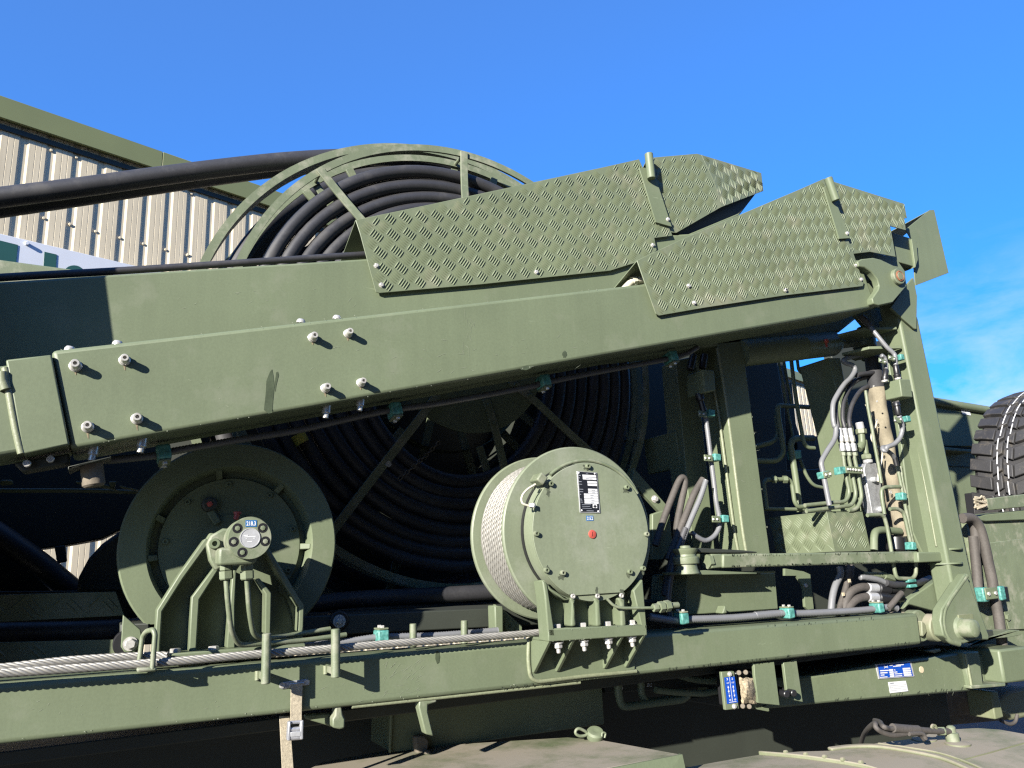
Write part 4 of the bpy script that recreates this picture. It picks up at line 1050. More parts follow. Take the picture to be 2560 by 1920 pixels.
for a in (-68, -12, 38, 92, 150, 208, 262):
    d = Vector((math.sin(R(a)), 0, math.cos(R(a))))
    q = Vector((d.z, 0, -d.x))
    c0 = lc + d * 0.66 * LR; c1 = lc + d * 0.745 * LR
    w_ = [c0 + AX * 0.030, c1 + AX * 0.008, c1 + AX * 0.05, c0 + AX * 0.05]
    slab("web", [p - q * 0.008 for p in w_], q * 0.016, "olive_paint", sr, bevel=0.002)
for a in range(0, 360, 40):
    d = Vector((math.sin(R(a - 5)), 0, math.cos(R(a - 5))))
    socket_screw("dish_screw", lc + d * 0.60 * LR + AX * 0.030, YN, 0.0075, 0.008, "olive_paint", dsh)
# crank link with red knob
kn = at(*fO((755, 445))[0], LY + 0.018)
knb = lathe("knob_base", kn, YN, [(0, 0.012), (0.014, 0.012), (0.0195, 0.008), (0.0195, -0.012)], "shade_dark_green", sr, seg=28)
lathe("red_knob", kn + YN * 0.012, YN, [(0, 0.005), (0.006, 0.0045), (0.008, 0.002), (0.008, 0)], "red_plastic", knb, seg=6)
strip("link", P3(fO((760, 490), (815, 580)), LY + 0.016), rect(0.010, 0.020), "olive_paint", sr, up=(0, 1, 0), bevel=0.003)
cyl("red_valve", at(*fO((938, 550))[0], LY - 0.01), at(*fO((950, 508))[0], LY - 0.01), 0.007, "red_plastic", sr)
lathe("valve_cap", at(*fO((950, 512))[0], LY - 0.01), (0, 0, 1), [(0, 0.006), (0.010, 0.006), (0.010, 0), (0, 0)], "red_plastic", sr, seg=12)
# stand
SY = 2.05
prism("stand_plate", fO((760, 640), (1140, 700), (1300, 960), (1400, 1130), (1405, 1420), (385, 1500), (395, 1190), (540, 980)), SY + 0.06, 0.022, "olive_paint", sr, bevel=0.004)
ribs = ((((745, 690), (560, 945), (412, 1180), (392, 1490)), 40), (((810, 880), (660, 1095), (640, 1465)), (34, 58, 52)), (((930, 900), (915, 1150), (905, 1440)), (28, 36, 60)), (((1090, 960), (1165, 1060), (1160, 1340)), (26, 44, 40)), (((1150, 750), (1285, 985), (1395, 1150), (1388, 1325)), 36))
for pts_, w_ in ribs:
    wpx = [q * 0.3617 for q in w_] if isinstance(w_, tuple) else w_ * 0.3617
    prism("stand_rib", ribbon(fO(*pts_), wpx), SY, 0.065, "olive_paint", sr, bevel=0.003)
prism("rib_wing", fO((1255, 965), (1300, 985), (1395, 1150), (1390, 1325), (1345, 1320), (1325, 1200), (1290, 1100), (1230, 1045)), SY + 0.05, 0.012, "olive_paint", sr, bevel=0.002)
sft = prism("stand_foot", fO((375, 1485), (1420, 1405), (1425, 1432), (375, 1520)), SY - 0.03, 0.13, "olive_paint", sr, bevel=0.003)
for x, y in fO((520, 1462), (785, 1445), (1280, 1412)):
    p = at(x, y, SY - 0.005); p.z -= 0.004; hexnut("foot_bolt", p, (0, 0, 1), 0.012, 0.011, "zinc_bolt", sft)
# motor
mc = at(625, 1345, mo_y); MR = 53 * mpp(mc)
mbd = lathe("motor_body", mc, AX, [(0, 0), (MR * 0.97, 0), (MR, 0.003), (MR, 0.075), (MR * 0.9, 0.08), (MR * 0.9, 0.2), (0, 0.2)], "olive_paint_worn", sr, seg=56)
prism("motor_flange", fO((735, 720), (765, 660), (850, 610), (1010, 620), (1100, 740), (1080, 850), (870, 870), (800, 905), (755, 830)), mo_y + 0.085, 0.03, "olive_paint_worn", sr, bevel=0.005)
socket_screw("flange_screw", at(*fO((788, 718))[0], mo_y + 0.085), YN, 0.0125, 0.016, "olive_paint", sr)
prism("port_block", fO((820, 770), (830, 740), (1090, 760), (1085, 830), (1060, 860), (820, 865)), mo_y + 0.012, 0.07, "olive_paint_worn", sr, bevel=0.006)
for x, y in fAE((400, 720), (1150, 710), (290, 1120), (1225, 1105), (545, 1435)):
    p = at(x, y, mo_y - 0.0004)
    lathe("counterbore", p, YN, [(0, 0.0), (0.0112, 0.0), (0.0114, -0.0002)], "black_plastic", mbd, seg=24)
    hexnut("motor_bolt", p, YN, 0.0060, 0.002, "olive_paint_worn", mbd)
pcn = at(*fAE((770, 1005))[0], mo_y)
tds = lathe("type_disc", pcn, YN, [(0, 0.0016), (0.0205, 0.0016), (0.0208, 0.0024), (0.0225, 0.0024), (0.0228, 0)], "plate_silver", sr, seg=40)
for q in (((585, 920), (720, 910), (720, 935), (585, 945)), ((610, 965), (940, 945), (940, 970), (610, 990)), ((640, 1020), (680, 1018), (680, 1035), (640, 1037)), ((860, 1005), (920, 1000), (920, 1020), (860, 1025)), ((680, 1110), (840, 1100), (840, 1122), (680, 1132))):
    quadpatch("print_line", fAE(*q), mo_y - 0.0021, "print_white", tds)
snl = prism("number_label", fAE((640, 480), (972, 478), (970, 670), (640, 672)), mo_y - 0.0012, 0.0012, "label_blue", sr, bevel=0)
text("label_number", "218.3", fAE((665, 512), (945, 510), (665, 642)), mo_y - 0.0017, "print_white", snl, bold=0.025)
for x in (872, 1016):
    a, b, c_ = [at(*q, mo_y + 0.05) for q in fO((x, 865), (x, 905), (x + 2, 965))]
    hexnut("union", a, b - a, 0.0145, (b - a).length * 0.95, "olive_paint_worn", sr)
    hexnut("union_nut", b, c_ - b, 0.0160, (c_ - b).length, "olive_paint_worn", sr)
tube("oil_pipe", P3(withY(fO((872, 955), (880, 1080), (905, 1320), (960, 1418), (1050, 1412), (1420, 1385), (1700, 1345)), 1.94, 1.94, 1.96, 1.99, 2.0, 2.04, 2.06)), 0.0062, "olive_paint_worn", sr, bend=0.05, seg=12)
tube("oil_pipe", P3(withY(fO((1015, 955), (1030, 1180), (1060, 1345), (1120, 1375), (1320, 1348), (1590, 1305)), 1.94, 1.95, 1.98, 2.0, 2.05, 2.07)), 0.0062, "olive_paint_worn", sr, bend=0.05, seg=12)
# eye plate with bolt at the left of the reel
ep = thing("eye_plate", "olive lug plate with a big hexagon bolt left of the small reel", "lug", at(*fI((880, 880))[0], 2.16))
prism("plate", fI((850, 600), (970, 700), (990, 800), (930, 860), (860, 860), (835, 820)), 2.15, 0.014, "olive_paint", ep, bevel=0.002)
hexnut("bolt", at(*fI((900, 800))[0], 2.15), YN, 0.0125, 0.012, "zinc_bolt", ep, washer=0.003)
lathe("roller", at(*fI((880, 800))[0], 2.165), AX, [(0, 0), (0.030, 0), (0.032, 0.003), (0.032, 0.05), (0, 0.05)], "black_plastic", ep, seg=32)
ro2 = thing("guide_roller", "black guide roller with steel bolt between the two small drums", "roller", at(*fJ((690, 700))[0], 2.22))
lathe("roller", at(*fJ((690, 640))[0], 2.19), AX, [(0, 0), (0.022, 0), (0.026, 0.004), (0.026, 0.06), (0, 0.06)], "black_plastic", ro2, seg=32)
lathe("washer", at(*fJ((686, 645))[0], 2.19), YN, [(0, 0.003), (0.017, 0.003), (0.018, 0)], "plate_silver", ro2, seg=28)
hexnut("bolt", at(*fJ((686, 645))[0], 2.187), YN, 0.009, 0.009, "zinc_bolt", ro2)

# ================================================================== HOSE REELS
HY = 2.60
hr = thing("narrow_hose_reel", "narrow open reel of flat rings holding the coiled black hose", "hose reel", at(1090, 1480, 2.64))
hc = Vector((1.1474, HY, 2.5097)); HR = 0.8762
def ring(name, c, r_out, w, th, m, parent, seg=128):
    return lathe(name, c, AX, [(r_out - w, 0), (r_out, 0), (r_out, th), (r_out - w, th)], m, parent, seg=seg, closed=True)
ring("rim_ring", hc, HR, 0.027, 0.010, "olive_paint_worn", hr)
ring("rim_ring", hc + AX * 0.085, HR, 0.027, 0.010, "olive_paint_worn", hr)
hub_y = 2.535
hub = Vector((hc.x, hub_y, hc.z)); HUBR = 0.36 * HR
lathe("hub_disc", hub, AX, [(0, 0), (HUBR, 0), (HUBR, 0.010), (0, 0.010)], "olive_paint", hr, seg=80)
lathe("hub_barrel", hub + AX * 0.01, AX, [(0.40 * HR, 0.19), (0.40 * HR, 0.26)], "olive_paint", hr, seg=64)
for a in (2, -40, -88, -143, 163, 124, 82, 42):
    d = Vector((math.sin(R(a)), 0, math.cos(R(a)))); tq = Vector((d.z, 0, -d.x))
    pts_ = [hub + d * (0.22 * HR) + AX * -0.006, hub + d * (0.36 * HR) + AX * -0.006, Vector((hc.x, HY - 0.03, hc.z)) + d * (0.62 * HR), Vector((hc.x, HY - 0.006, hc.z)) + d * (0.86 * HR), Vector((hc.x, HY - 0.004, hc.z)) + d * (HR - 0.006)]
    sp_ = strip("spoke", pts_, rect(0.030, 0.009), "olive_paint_worn", hr, bend=0.06, up=tq, bevel=0.001)
    for k_ in (0.25, 0.33):
        hexnut("spoke_bolt", hub + d * (k_ * HR) + AX * -0.010, YN, 0.008, 0.007, "olive_paint", sp_)
    pb = [Vector((hc.x, HY + 0.10, hc.z)) + d * (0.40 * HR), Vector((hc.x, HY + 0.10, hc.z)) + d * (HR - 0.006)]
    strip("rear_spoke", pb, rect(0.030, 0.009), "olive_paint_worn", hr, up=tq, bevel=0.001)
    cyl("tie_bar", Vector((hc.x, HY + 0.008, hc.z)) + d * (HR - 0.016), Vector((hc.x, HY + 0.088, hc.z)) + d * (HR - 0.016), 0.007, "olive_paint_worn", hr, seg=10)
for a in (-44, -30, 14, 22, 150):
    d = Vector((math.sin(R(a)), 0, math.cos(R(a)))); tq = Vector((d.z, 0, -d.x))
    box("hose_stop", Vector((hc.x, HY + 0.08, hc.z)) + d * (HR - 0.045), (0.03, 0.012, 0.04), "olive_paint_worn", hr, rot=Matrix((tq, AX, d)).transposed(), bevel=0.001)
lathe("round_tag", at(*fF((1027, 1135))[0], 2.50), YN, [(0, 0.002), (0.010, 0.002), (0.010, 0)], "plate_silver", hr, seg=24)
# coiled hose
ho = thing("coiled_hose", "black rubber hose coiled in a spiral on the narrow reel", "hose", Vector((hc.x, HY + 0.045, hc.z - 0.92 * HR)))
hrad = 0.0256
N = 96
for turn in range(8):
    pts_ = []
    for i in range(N):
        a = 2 * math.pi * i / N
        r_ = 0.888 * HR - 0.0535 * turn
        sag = 0.010 * (1 + turn * 0.9) * max(0, -math.cos(a)) + 0.004 * math.sin(3 * a + turn * 1.7)
        pts_.append(Vector((hc.x + r_ * math.sin(a), HY + 0.046 + 0.005 * math.sin(2 * a + turn), hc.z + r_ * math.cos(a) - sag)))
    v, f = sweep_geo(pts_, hrad, 14, True)
    finish("hose_turn", v, f, "hose_rubber", ho, smooth=80)
tube("tail", P3([(1480, 1460, 2.5), (1250, 1478, 2.5), (1050, 1490, 2.5), (850, 1502, 2.48), (600, 1540, 2.46), (300, 1572, 2.44), (0, 1583, 2.42), (-260, 1588, 2.42)]), 0.026, "hose_rubber", ho, step=0.03)
yt = P3(fF((365, 935), (430, 995)), 2.58)
tube("yellow_mark", P3(fF((395, 930), (430, 990)), 2.63), 0.0265, "tape_yellow", ho)
# thin chain hanging on the reel
ch = thing("safety_chain", "thin dark chain hanging slack inside the narrow hose reel", "chain", at(*fF((1090, 1250))[0], 2.55))
pth = resample(P3(fF((1370, 990), (1280, 1080), (1180, 1170), (1085, 1250)), 2.55), 0.016)
for i, p in enumerate(pth[:-1]):
    d = (pth[i + 1] - p).normalized(); u_ = Vector((0, 1, 0)) if i % 2 else d.cross(Vector((0, 1, 0)))
    lp = [p + d * (0.010 * math.cos(t)) + u_ * (0.006 * math.sin(t)) for t in [k * math.pi / 5 for k in range(10)]]
    v, f = sweep_geo(lp, 0.0022, 6, True); finish("link", v, f, "mud_brown", ch, smooth=80)

# wide reel behind it
AY = 2.80
wr = thing("wide_hose_reel", "larger open hose reel behind the narrow one, rim ring worn pale", "hose reel", at(992, 1500, AY))
ac = Vector((1.1474, AY, 2.5097)); AR = 0.989
ring("rim_ring", ac, AR, 0.030, 0.010, "olive_paint_worn", wr)
ring("rim_flange", ac + AX * 0.010, AR - 0.022, 0.008, 0.060, "olive_paint_worn", wr)
ring("rim_ring", ac + AX * 0.45, AR * 0.97, 0.030, 0.010, "olive_paint_worn", wr)
for a in range(100, 280, 30):
    d = Vector((math.sin(R(a + 5)), 0, math.cos(R(a + 5)))); tq = Vector((d.z, 0, -d.x))
    strip("spoke", [ac + d * 0.2 * AR, ac + d * (AR - 0.008)], rect(0.032, 0.010), "olive_paint_worn", wr, up=tq)
    cyl("tie_bar", ac + d * (AR - 0.02), ac + d * (AR - 0.02) + AX * 0.45, 0.008, "olive_paint_worn", wr, seg=10)
lathe("drum", ac + AX * 0.01, AX, [(0.45 * AR, 0), (0.45 * AR, 0.43)], "shade_dark_green", wr, seg=64)
lathe("rear_disc", ac + AX * 0.44, AX, [(0, 0), (0.8 * AR, 0), (0.8 * AR, 0.01), (0, 0.01)], "shade_dark_green", wr, seg=64)
fh = thing("feed_hose", "upper thick black hose running in from the left onto the wide reel", "hose", at(0, 520, 3.1))
fpath = [at(x, y, Y) for x, y, Y in ((-420, 548, 2.92), (0, 494, 2.92), (203, 468, 2.92), (401, 440, 2.92), (579, 417, 2.92), (720, 402, 2.92), (850, 394, 2.92), (960, 393, 2.92), (1060, 402, 2.93), (1160, 425, 2.94), (1270, 468, 2.95), (1360, 520, 2.96))]
tube("hose", fpath, 0.036, "hose_rubber", fh, seg=18, step=0.03)
f2h = thing("feed_hose", "lower thick black hose running in from the left onto the wide reel", "hose", at(0, 550, 3.2))
fpath = [at(x, y, Y) for x, y, Y in ((-420, 580, 3.0), (0, 521, 3.0), (203, 492, 3.0), (401, 462, 3.0), (579, 437, 3.0), (720, 420, 3.0), (850, 411, 3.0), (960, 410, 3.0), (1060, 420, 3.0), (1160, 440, 3.0), (1270, 480, 3.0), (1360, 530, 3.0))]
tube("hose", fpath, 0.034, "hose_rubber", f2h, seg=18, step=0.03)
wh = thing("drum_hose", "thick black hose wound on the wide reel behind the narrow one", "hose", Vector((ac.x, AY + 0.2, ac.z - 0.9 * AR)))
for k in range(5):
    pts_ = [Vector((ac.x + 0.885 * AR * math.sin(t), AY + 0.06 + 0.078 * k, ac.z + 0.885 * AR * math.cos(t))) for t in [2 * math.pi * i / 96 for i in range(96)]]
    v, f = sweep_geo(pts_, 0.036, 14, True); finish("hose_turn", v, f, "hose_rubber", wh, smooth=80)
# ================================================================== COLUMNS, POST, ARM
col = thing("middle_column", "olive steel column behind the link arm, upper part in boom shadow", "column", at(1890, 1390, 2.2))
C_Y = 2.20
prism("column_body", [(1790, 840), (1852, 820), (1914, 1300), (1928, 1400), (1868, 1400), (1853, 1300), (1818, 1027)], C_Y, 0.14, "olive_paint", col, bevel=0.004)
tube("weld_seam", P3([(1793, 870), (1818, 1027), (1853, 1300), (1866, 1385)], C_Y + 0.006), 0.007, "weld", col, seg=8)
tube("weld_seam", P3([(1783, 960), (1800, 1060), (1832, 1300), (1846, 1382)], C_Y + 0.036), 0.006, "weld", col, seg=8)
prism("foot_plate", fS((150, 1110), (600, 1085), (1045, 1078), (1045, 1100), (150, 1125)), 2.06, 0.22, "olive_paint", col, bevel=0.002)
prism("foot_box", fS((80, 1120), (1040, 1100), (1075, 1500), (60, 1560)), 2.13, 0.2, "olive_paint", col)
prism("foot_gusset", fS((498, 1450), (520, 1545), (465, 1545)), 2.08, 0.04, "olive_paint", col)
prism("back_column", [(1690, 900), (1740, 890), (1790, 1400), (1735, 1400)], 2.42, 0.10, "olive_paint", col)
prism("diagonal_brace", fG((1200, 1020), (1440, 1290), (1430, 1380), (1190, 1120)), 2.38, 0.02, "olive_paint", col, bevel=0.002)
hexnut("brace_bolt", at(*fG((1345, 1238))[0], 2.38), YN, 0.011, 0.010, "zinc_bolt", col, washer=0.002)
prism("brace_foot", fG((1330, 1340), (1450, 1300), (1470, 1560), (1400, 1659), (1330, 1659)), 2.30, 0.02, "olive_paint", col)
# tool box hanging at the column
tbx = thing("column_box", "shaded olive steel case left of the middle column", "case", at(*fG((1500, 1040))[0], 2.32))
prism("case_body", fG((1490, 765), (1590, 775), (1625, 1005), (1525, 1020)), 2.45, 0.22, "olive_paint", tbx, bevel=0.004)
jb = thing("junction_box", "shaded olive junction box on the middle column under the boom", "junction box", at(1775, 985, 2.15))
prism("box_body", fG((1680, 340), (1758, 346), (1770, 488), (1690, 502)), 2.14, 0.10, "olive_paint", jb, bevel=0.005)
for q in (((1590, 345), (1615, 240)), ((1675, 335), (1690, 240))):
    a, b = [at(*p, 2.19) for p in fG(*q)]
    cyl("cable_gland", a, b, 0.014, "black_plastic", jb)
a, b, c_ = [at(*p, 2.18) for p in fG((1650, 505), (1665, 560), (1690, 615))]
lathe("cable_gland", a, b - a, [(0, 0), (0.013, 0), (0.016, 0.01), (0.016, 0.026), (0.011, 0.032), (0.011, 0.07), (0, 0.07)], "black_plastic", jb, seg=18)

# right post
po = thing("right_post", "tall olive steel post at the right carrying the boom tips", "post", at(2440, 1590, 2.0))
PY = 1.975
prism("post_body", [(2236, 740), (2262, 690), (2297, 800), (2422, 1400), (2452, 1530), (2396, 1540), (2363, 1366), (2252, 812)], PY, 0.085, "olive_paint", po, bevel=0.010, seg=3)
prism("post_web", [(2205, 800), (2250, 800), (2330, 1180), (2372, 1400), (2315, 1400), (2282, 1330), (2250, 1080)], PY + 0.075, 0.02, "olive_paint", po)
tube("weld_seam", [at(x, y, PY) + Vector((-0.001, 0.035, 0)) for x, y in ((2270, 890), (2300, 1040), (2335, 1220), (2362, 1365))], 0.004, "weld", po, seg=8)
prism("top_gusset", fD((1292, 1020), (1395, 870), (1448, 812), (1474, 940), (1470, 1170), (1452, 1165), (1350, 1075)), PY - 0.012, 0.012, "olive_paint", po, bevel=0.002)
prism("top_back_plate", fD((1020, 1040), (1290, 980), (1400, 1080), (1345, 1300), (1140, 1180)), PY + 0.12, 0.02, "olive_paint", po)
for q in ((1000, 1160, 1332, 1152), (1030, 1292, 1365, 1283)):
    a = fD((q[0], q[1]), (q[2], q[3]))
    w_ = [at(*a[0], PY + 0.20), at(*a[1], PY + 0.005)]
    z_ = w_[1].z
    pl = [Vector((w_[1].x, PY + 0.005, z_)), Vector((w_[1].x - 0.13, PY + 0.06, z_)), Vector((w_[1].x - 0.16, PY + 0.17, z_)), Vector((w_[1].x - 0.02, PY + 0.22, z_))]
    slab("clevis_plate", pl, (0, 0, -0.012), "olive_paint", po, bevel=0.002)
# foot lug with pin
flg = prism("foot_lug", fL((1795, 330), (1815, 312), (1825, 345), (1972, 745), (1970, 775), (1890, 772), (1800, 800), (1715, 795), (1655, 745), (1636, 640), (1645, 560), (1690, 490)), PY - 0.03, 0.04, "olive_paint", po, bevel=0.005)
tube("lug_flange", P3(fL((1810, 330), (1690, 500), (1648, 580), (1650, 700), (1690, 780), (1760, 800)), PY - 0.022), 0.011, "olive_paint_worn", po, bend=0.06, seg=10)
prism("foot_shell", fL((1380, 560), (1420, 490), (1655, 330), (1780, 310), (1780, 540), (1650, 560), (1640, 590), (1420, 530)), PY + 0.09, 0.03, "olive_paint", po)
c = at(*fL((1775, 690))[0], PY - 0.03)
lathe("pin_head", c, YN, [(0, 0.062), (0.020, 0.061), (0.031, 0.055), (0.034, 0.045), (0.034, 0.008), (0.043, 0.0), (0.043, -0.01)], "olive_paint_worn", flg, seg=36)
prism("keeper_plate", fL((1760, 600), (1858, 592), (1884, 745), (1780, 760)), PY - 0.036, 0.008, "olive_dusty", flg, bevel=0.001)
hexnut("keeper_bolt", at(*fL((1858, 665))[0], PY - 0.036), YN, 0.010, 0.010, "olive_dusty", flg)
cb = at(*fL((1600, 670))[0], PY - 0.02)
for i, (x, y, r_, m_) in enumerate(((1625, 690, 0.050, "olive_dusty"), (1560, 680, 0.058, "olive_paint_worn"))):
    p = at(*fL((x, y))[0], PY + 0.005)
    lathe("pivot_barrel", Vector((p.x, PY + 0.005 + 0.035 * i, p.z)), AX, [(0, 0), (r_ * 0.93, 0), (r_, 0.006), (r_, 0.04), (r_ * 0.93, 0.046), (0, 0.046)], m_, po, seg=40)
lathe("pivot_sleeve", Vector((p.x, PY + 0.085, p.z)), AX, [(0, 0), (0.05, 0), (0.05, 0.12), (0, 0.12)], "olive_dusty", po, seg=32)
prism("pivot_ear", fL((1505, 640), (1530, 660), (1545, 720), (1520, 752), (1510, 745)), PY + 0.02, 0.05, "olive_dusty", po)

# link arm with pulley
ar = thing("link_arm", "slim olive square arm running from the pulley to the right post", "arm", at(2050, 1420, 2.0))
prism("arm_bar", [(1808, 1385), (2296, 1378), (2296, 1406), (1808, 1420)], 2.02, 0.045, "olive_paint_worn", ar, bevel=0.006, seg=3)
prism("arm_stub", fS((345, 895), (470, 892), (475, 1045), (350, 1050)), 2.028, 0.035, "olive_paint_worn", ar, bevel=0.004)
p0, p1 = at(*fS((285, 975))[0], 2.045), at(*fS((335, 972))[0], 2.045)
hexnut("arm_nut", p0, p1 - p0, 0.026, (p1 - p0).length * 0.9, "olive_paint_worn", ar)
prism("fork_end", fL((1480, 165), (1680, 168), (1690, 232), (1485, 238)), 2.0, 0.07, "olive_paint", ar, bevel=0.005)
for yy, h in ((1322 + 155 * _s - 3, 0.006), (1322 + 245 * _s, 0.006)):
    c = at(2363, yy, 2.02)
    lathe("fork_plate", Vector((c.x, 2.02, c.z)), (0, 0, 1), [(0, 0), (0.062, 0), (0.062, h), (0, h)], "olive_paint", ar, seg=32)
cyl("fork_pin", at(*fL((1690, 240))[0], 2.0), at(*fL((1688, 140))[0], 2.0), 0.010, "olive_paint_worn", ar)
pu = thing("rope_pulley", "greasy olive grooved roller at the left end of the link arm", "pulley", at(1716, 1438, 2.05))
c = at(*fAF((1095, 800))[0], 2.045); top = at(*fAF((1085, 300))[0], 2.045); H_ = (top - c).length; r_ = 31 * mpp(c)
c = Vector((c.x, c.y, c.z))
lathe("roller", c, (0, 0, 1), [(0, 0), (0.95 * r_, 0), (1.0 * r_, 0.02 * H_), (0.86 * r_, 0.2 * H_), (0.82 * r_, 0.34 * H_), (1.02 * r_, 0.36 * H_), (1.04 * r_, 0.4 * H_), (1.04 * r_, 0.56 * H_), (1.0 * r_, 0.59 * H_), (0.84 * r_, 0.61 * H_), (0.80 * r_, 0.68 * H_), (1.0 * r_, 0.82 * H_), (1.03 * r_, 0.88 * H_), (0.5 * r_, 0.90 * H_), (0.42 * r_, 0.98 * H_), (0, 1.0 * H_)], "olive_paint_worn", pu, seg=44)
prism("upper_cheek", fAF((1100, 350), (1330, 345), (2074, 385), (2300, 410), (2300, 430), (1500, 430), (1300, 420)), 2.03, 0.09, "shade_dark_green", pu, bevel=0.002)
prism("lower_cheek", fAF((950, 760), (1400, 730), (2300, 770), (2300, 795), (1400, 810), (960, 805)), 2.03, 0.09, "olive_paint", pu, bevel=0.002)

# hydraulic cylinder under the boom tip
hy = thing("hydraulic_cylinder", "shaded olive hydraulic cylinder lying under the boom tip", "cylinder", at(1990, 900, 2.2))
a, b = at(*fH((690, 370))[0], 2.22), at(*fH((1350, 300))[0], 2.22)
rc = 31 * mpp(b)
dx_ = (b - a).normalized(); L_ = (b - a).length
lathe("barrel", a, dx_, [(0, 0), (rc, 0), (rc, L_ * 0.60), (rc * 1.02, L_ * 0.605), (rc * 1.02, L_ * 0.62), (rc, L_ * 0.625), (rc, L_ * 0.96), (rc * 0.8, L_), (0, L_)], "olive_paint", hy, seg=40)
e = at(*fH((1480, 285))[0], 2.22)
cyl("rod", b, e, rc * 0.48, "olive_paint_worn", hy)
ee = at(*fH((1550, 300))[0], 2.22)
lathe("rod_eye", ee - Vector((0, 0, 0.022)), (0, 0, 1), [(0.022, 0), (0.047, 0), (0.050, 0.004), (0.050, 0.04), (0.047, 0.044), (0.022, 0.044)], "olive_paint", hy, seg=36, closed=True)
for dz, r_ in ((0.045, 0.045), (-0.062, 0.055)):
    lathe("clevis_disc", ee + Vector((0, 0, dz)), (0, 0, 1), [(0, 0), (r_, 0), (r_, 0.012), (0, 0.012)], "olive_paint", hy, seg=32)
cyl("clevis_pin", ee + Vector((0, 0, -0.08)), ee + Vector((0, 0, 0.075)), 0.022, "olive_paint", hy)
pr = at(*fH((1285, 285))[0], 2.22 - rc)
lathe("red_plug", pr, YN, [(0, 0.008), (0.008, 0.008), (0.010, 0.004), (0.011, -0.006)], "red_plastic", hy, seg=16)
strip("plug_tail", P3(fH((1285, 290), (1292, 325)), 2.22 - rc - 0.002), rect(0.004, 0.008), "red_plastic", hy)

# inner column and cabinet behind
ic = thing("inner_column", "lit olive inner column carrying the hydraulic pipes", "column", at(2090, 1390, 2.25))
prism("column_body", fH((1300, 400), (1385, 400), (1440, 700), (1600, 1480), (1545, 1480), (1430, 900)), 2.21, 0.16, "olive_paint", ic, bevel=0.003)
prism("pipe_panel", fH((1470, 1000), (1560, 1000), (1640, 1500), (1545, 1500)), 2.25, 0.02, "olive_paint", ic)
cab = thing("dark_cabinet", "cabinet side painted shade-dark seen between the two columns", "cabinet", at(1900, 1400, 2.7))
prism("side_panel", fX((300, 60), (640, 60), (720, 560), (760, 1659), (480, 1659), (420, 800)), 2.62, 0.10, "shade_dark_green", cab)  # shade between the columns is in the panel colour
prism("door_panel", fX((740, 300), (790, 300), (850, 900), (790, 900)), 2.9, 0.4, "shade_dark_green", cab)
prism("lower_panel", fX((520, 1180), (1100, 1150), (1160, 1659), (560, 1659)), 2.75, 0.06, "shade_dark_green", cab)
prism("ledge", fX((840, 830), (1020, 830), (1060, 1140), (850, 1180)), 2.95, 0.04, "shade_dark_green", cab)
# bent pipes in the dark bay
bp = thing("bay_pipes", "bundle of bent olive pipes in the dark bay between the columns", "pipes", at(1990, 1300, 2.5))
for pts_, r_, y_ in ((fX((400, 945), (600, 890), (655, 830), (635, 620), (650, 530), (700, 528), (960, 545)), 0.011, 2.50), (fX((430, 1075), (640, 1078), (710, 1000), (690, 850), (655, 640), (650, 545)), 0.012, 2.47),
                     (fX((870, 1580), (820, 1200), (775, 920), (790, 870), (850, 850), (1000, 850)), 0.014, 2.45), (fX((780, 60), (820, 400), (870, 700), (905, 900), (950, 945), (1010, 950)), 0.009, 2.40), (fX((840, 60), (855, 180), (890, 210)), 0.007, 2.38),
                     (fX((650, 60), (690, 240), (730, 480), (800, 840)), 0.006, 2.5), (fX((705, 60), (735, 250), (790, 520)), 0.007, 2.5), (fX((540, 1550), (510, 1300), (530, 1262), (640, 1258), (760, 1258), (790, 1300), (815, 1480), (850, 1530), (920, 1525)), 0.009, 2.36), (fX((520, 1550), (930, 1555)), 0.008, 2.42),
                     (fX((1100, 1340), (1000, 1320), (930, 1220), (870, 1060)), 0.008, 2.5)):
    tube("pipe", P3(pts_, y_), r_, "olive_paint", bp, bend=0.05, seg=12)
for x, y in fX((590, 1258), (700, 1258)):
    p = at(x, y, 2.36); hexnut("pipe_nut", p, RIGHT, 0.016, 0.02, "olive_paint", bp)
bx = prism("clamp_body", fX((800, 970), (880, 965), (890, 1050), (815, 1060)), 2.44, 0.04, "teal_clamp", bp)

# tread-plate step box
sb_ = thing("step_box", "chequer-plate step box with a sharp lit corner above the link arm", "step box", at(2040, 1385, 2.25))
A_, B_, C_ = fS((1600, 430), (1690, 870), (1990, 425))
D_ = fS((2030, 870))[0]
e0, e1 = at(*A_, 2.12), at(*B_, 2.12)
r0_, r1_ = at(*C_, 2.12), at(*fW((815, 1440))[0], 2.12)
l0, l1 = hit(*fS((975, 515))[0], e0, Vector((1, 0, 0))), hit(*fS((1000, 880))[0], e0, Vector((1, 0, 0)))
l0 = Vector((e0.x, min(2.5, l0.y), e0.z)); l1 = Vector((e1.x, l0.y, e1.z))
fr_ = [e0, r0_, r1_, e1]
slab("front_plate", fr_, (0, 0.004, 0), "olive_tread", sb_, bevel=0.001)
tread_bars("front_tread", fr_, r0_ - e0, "olive_tread", sb_, pitch=0.060)
lf = [l0, e0 + Vector((0, 0.002, 0)), e1 + Vector((0, 0.002, 0)), l1]
nl = Vector((-1, 0, 0)); nl = (lf[1] - lf[0]).cross(lf[2] - lf[0]).normalized(); nl = nl if nl.x < 0 else -nl
slab("side_plate", lf, -nl * 0.004, "olive_tread", sb_, bevel=0.001)
tread_bars("side_tread", lf, e0 - l0, "olive_tread", sb_, pitch=0.060, normal=nl)
tp_ = [l0, e0, r0_, Vector((r0_.x, l0.y, r0_.z))]
slab("top_plate", tp_, (0, 0, -0.004), "olive_tread", sb_, bevel=0.001)

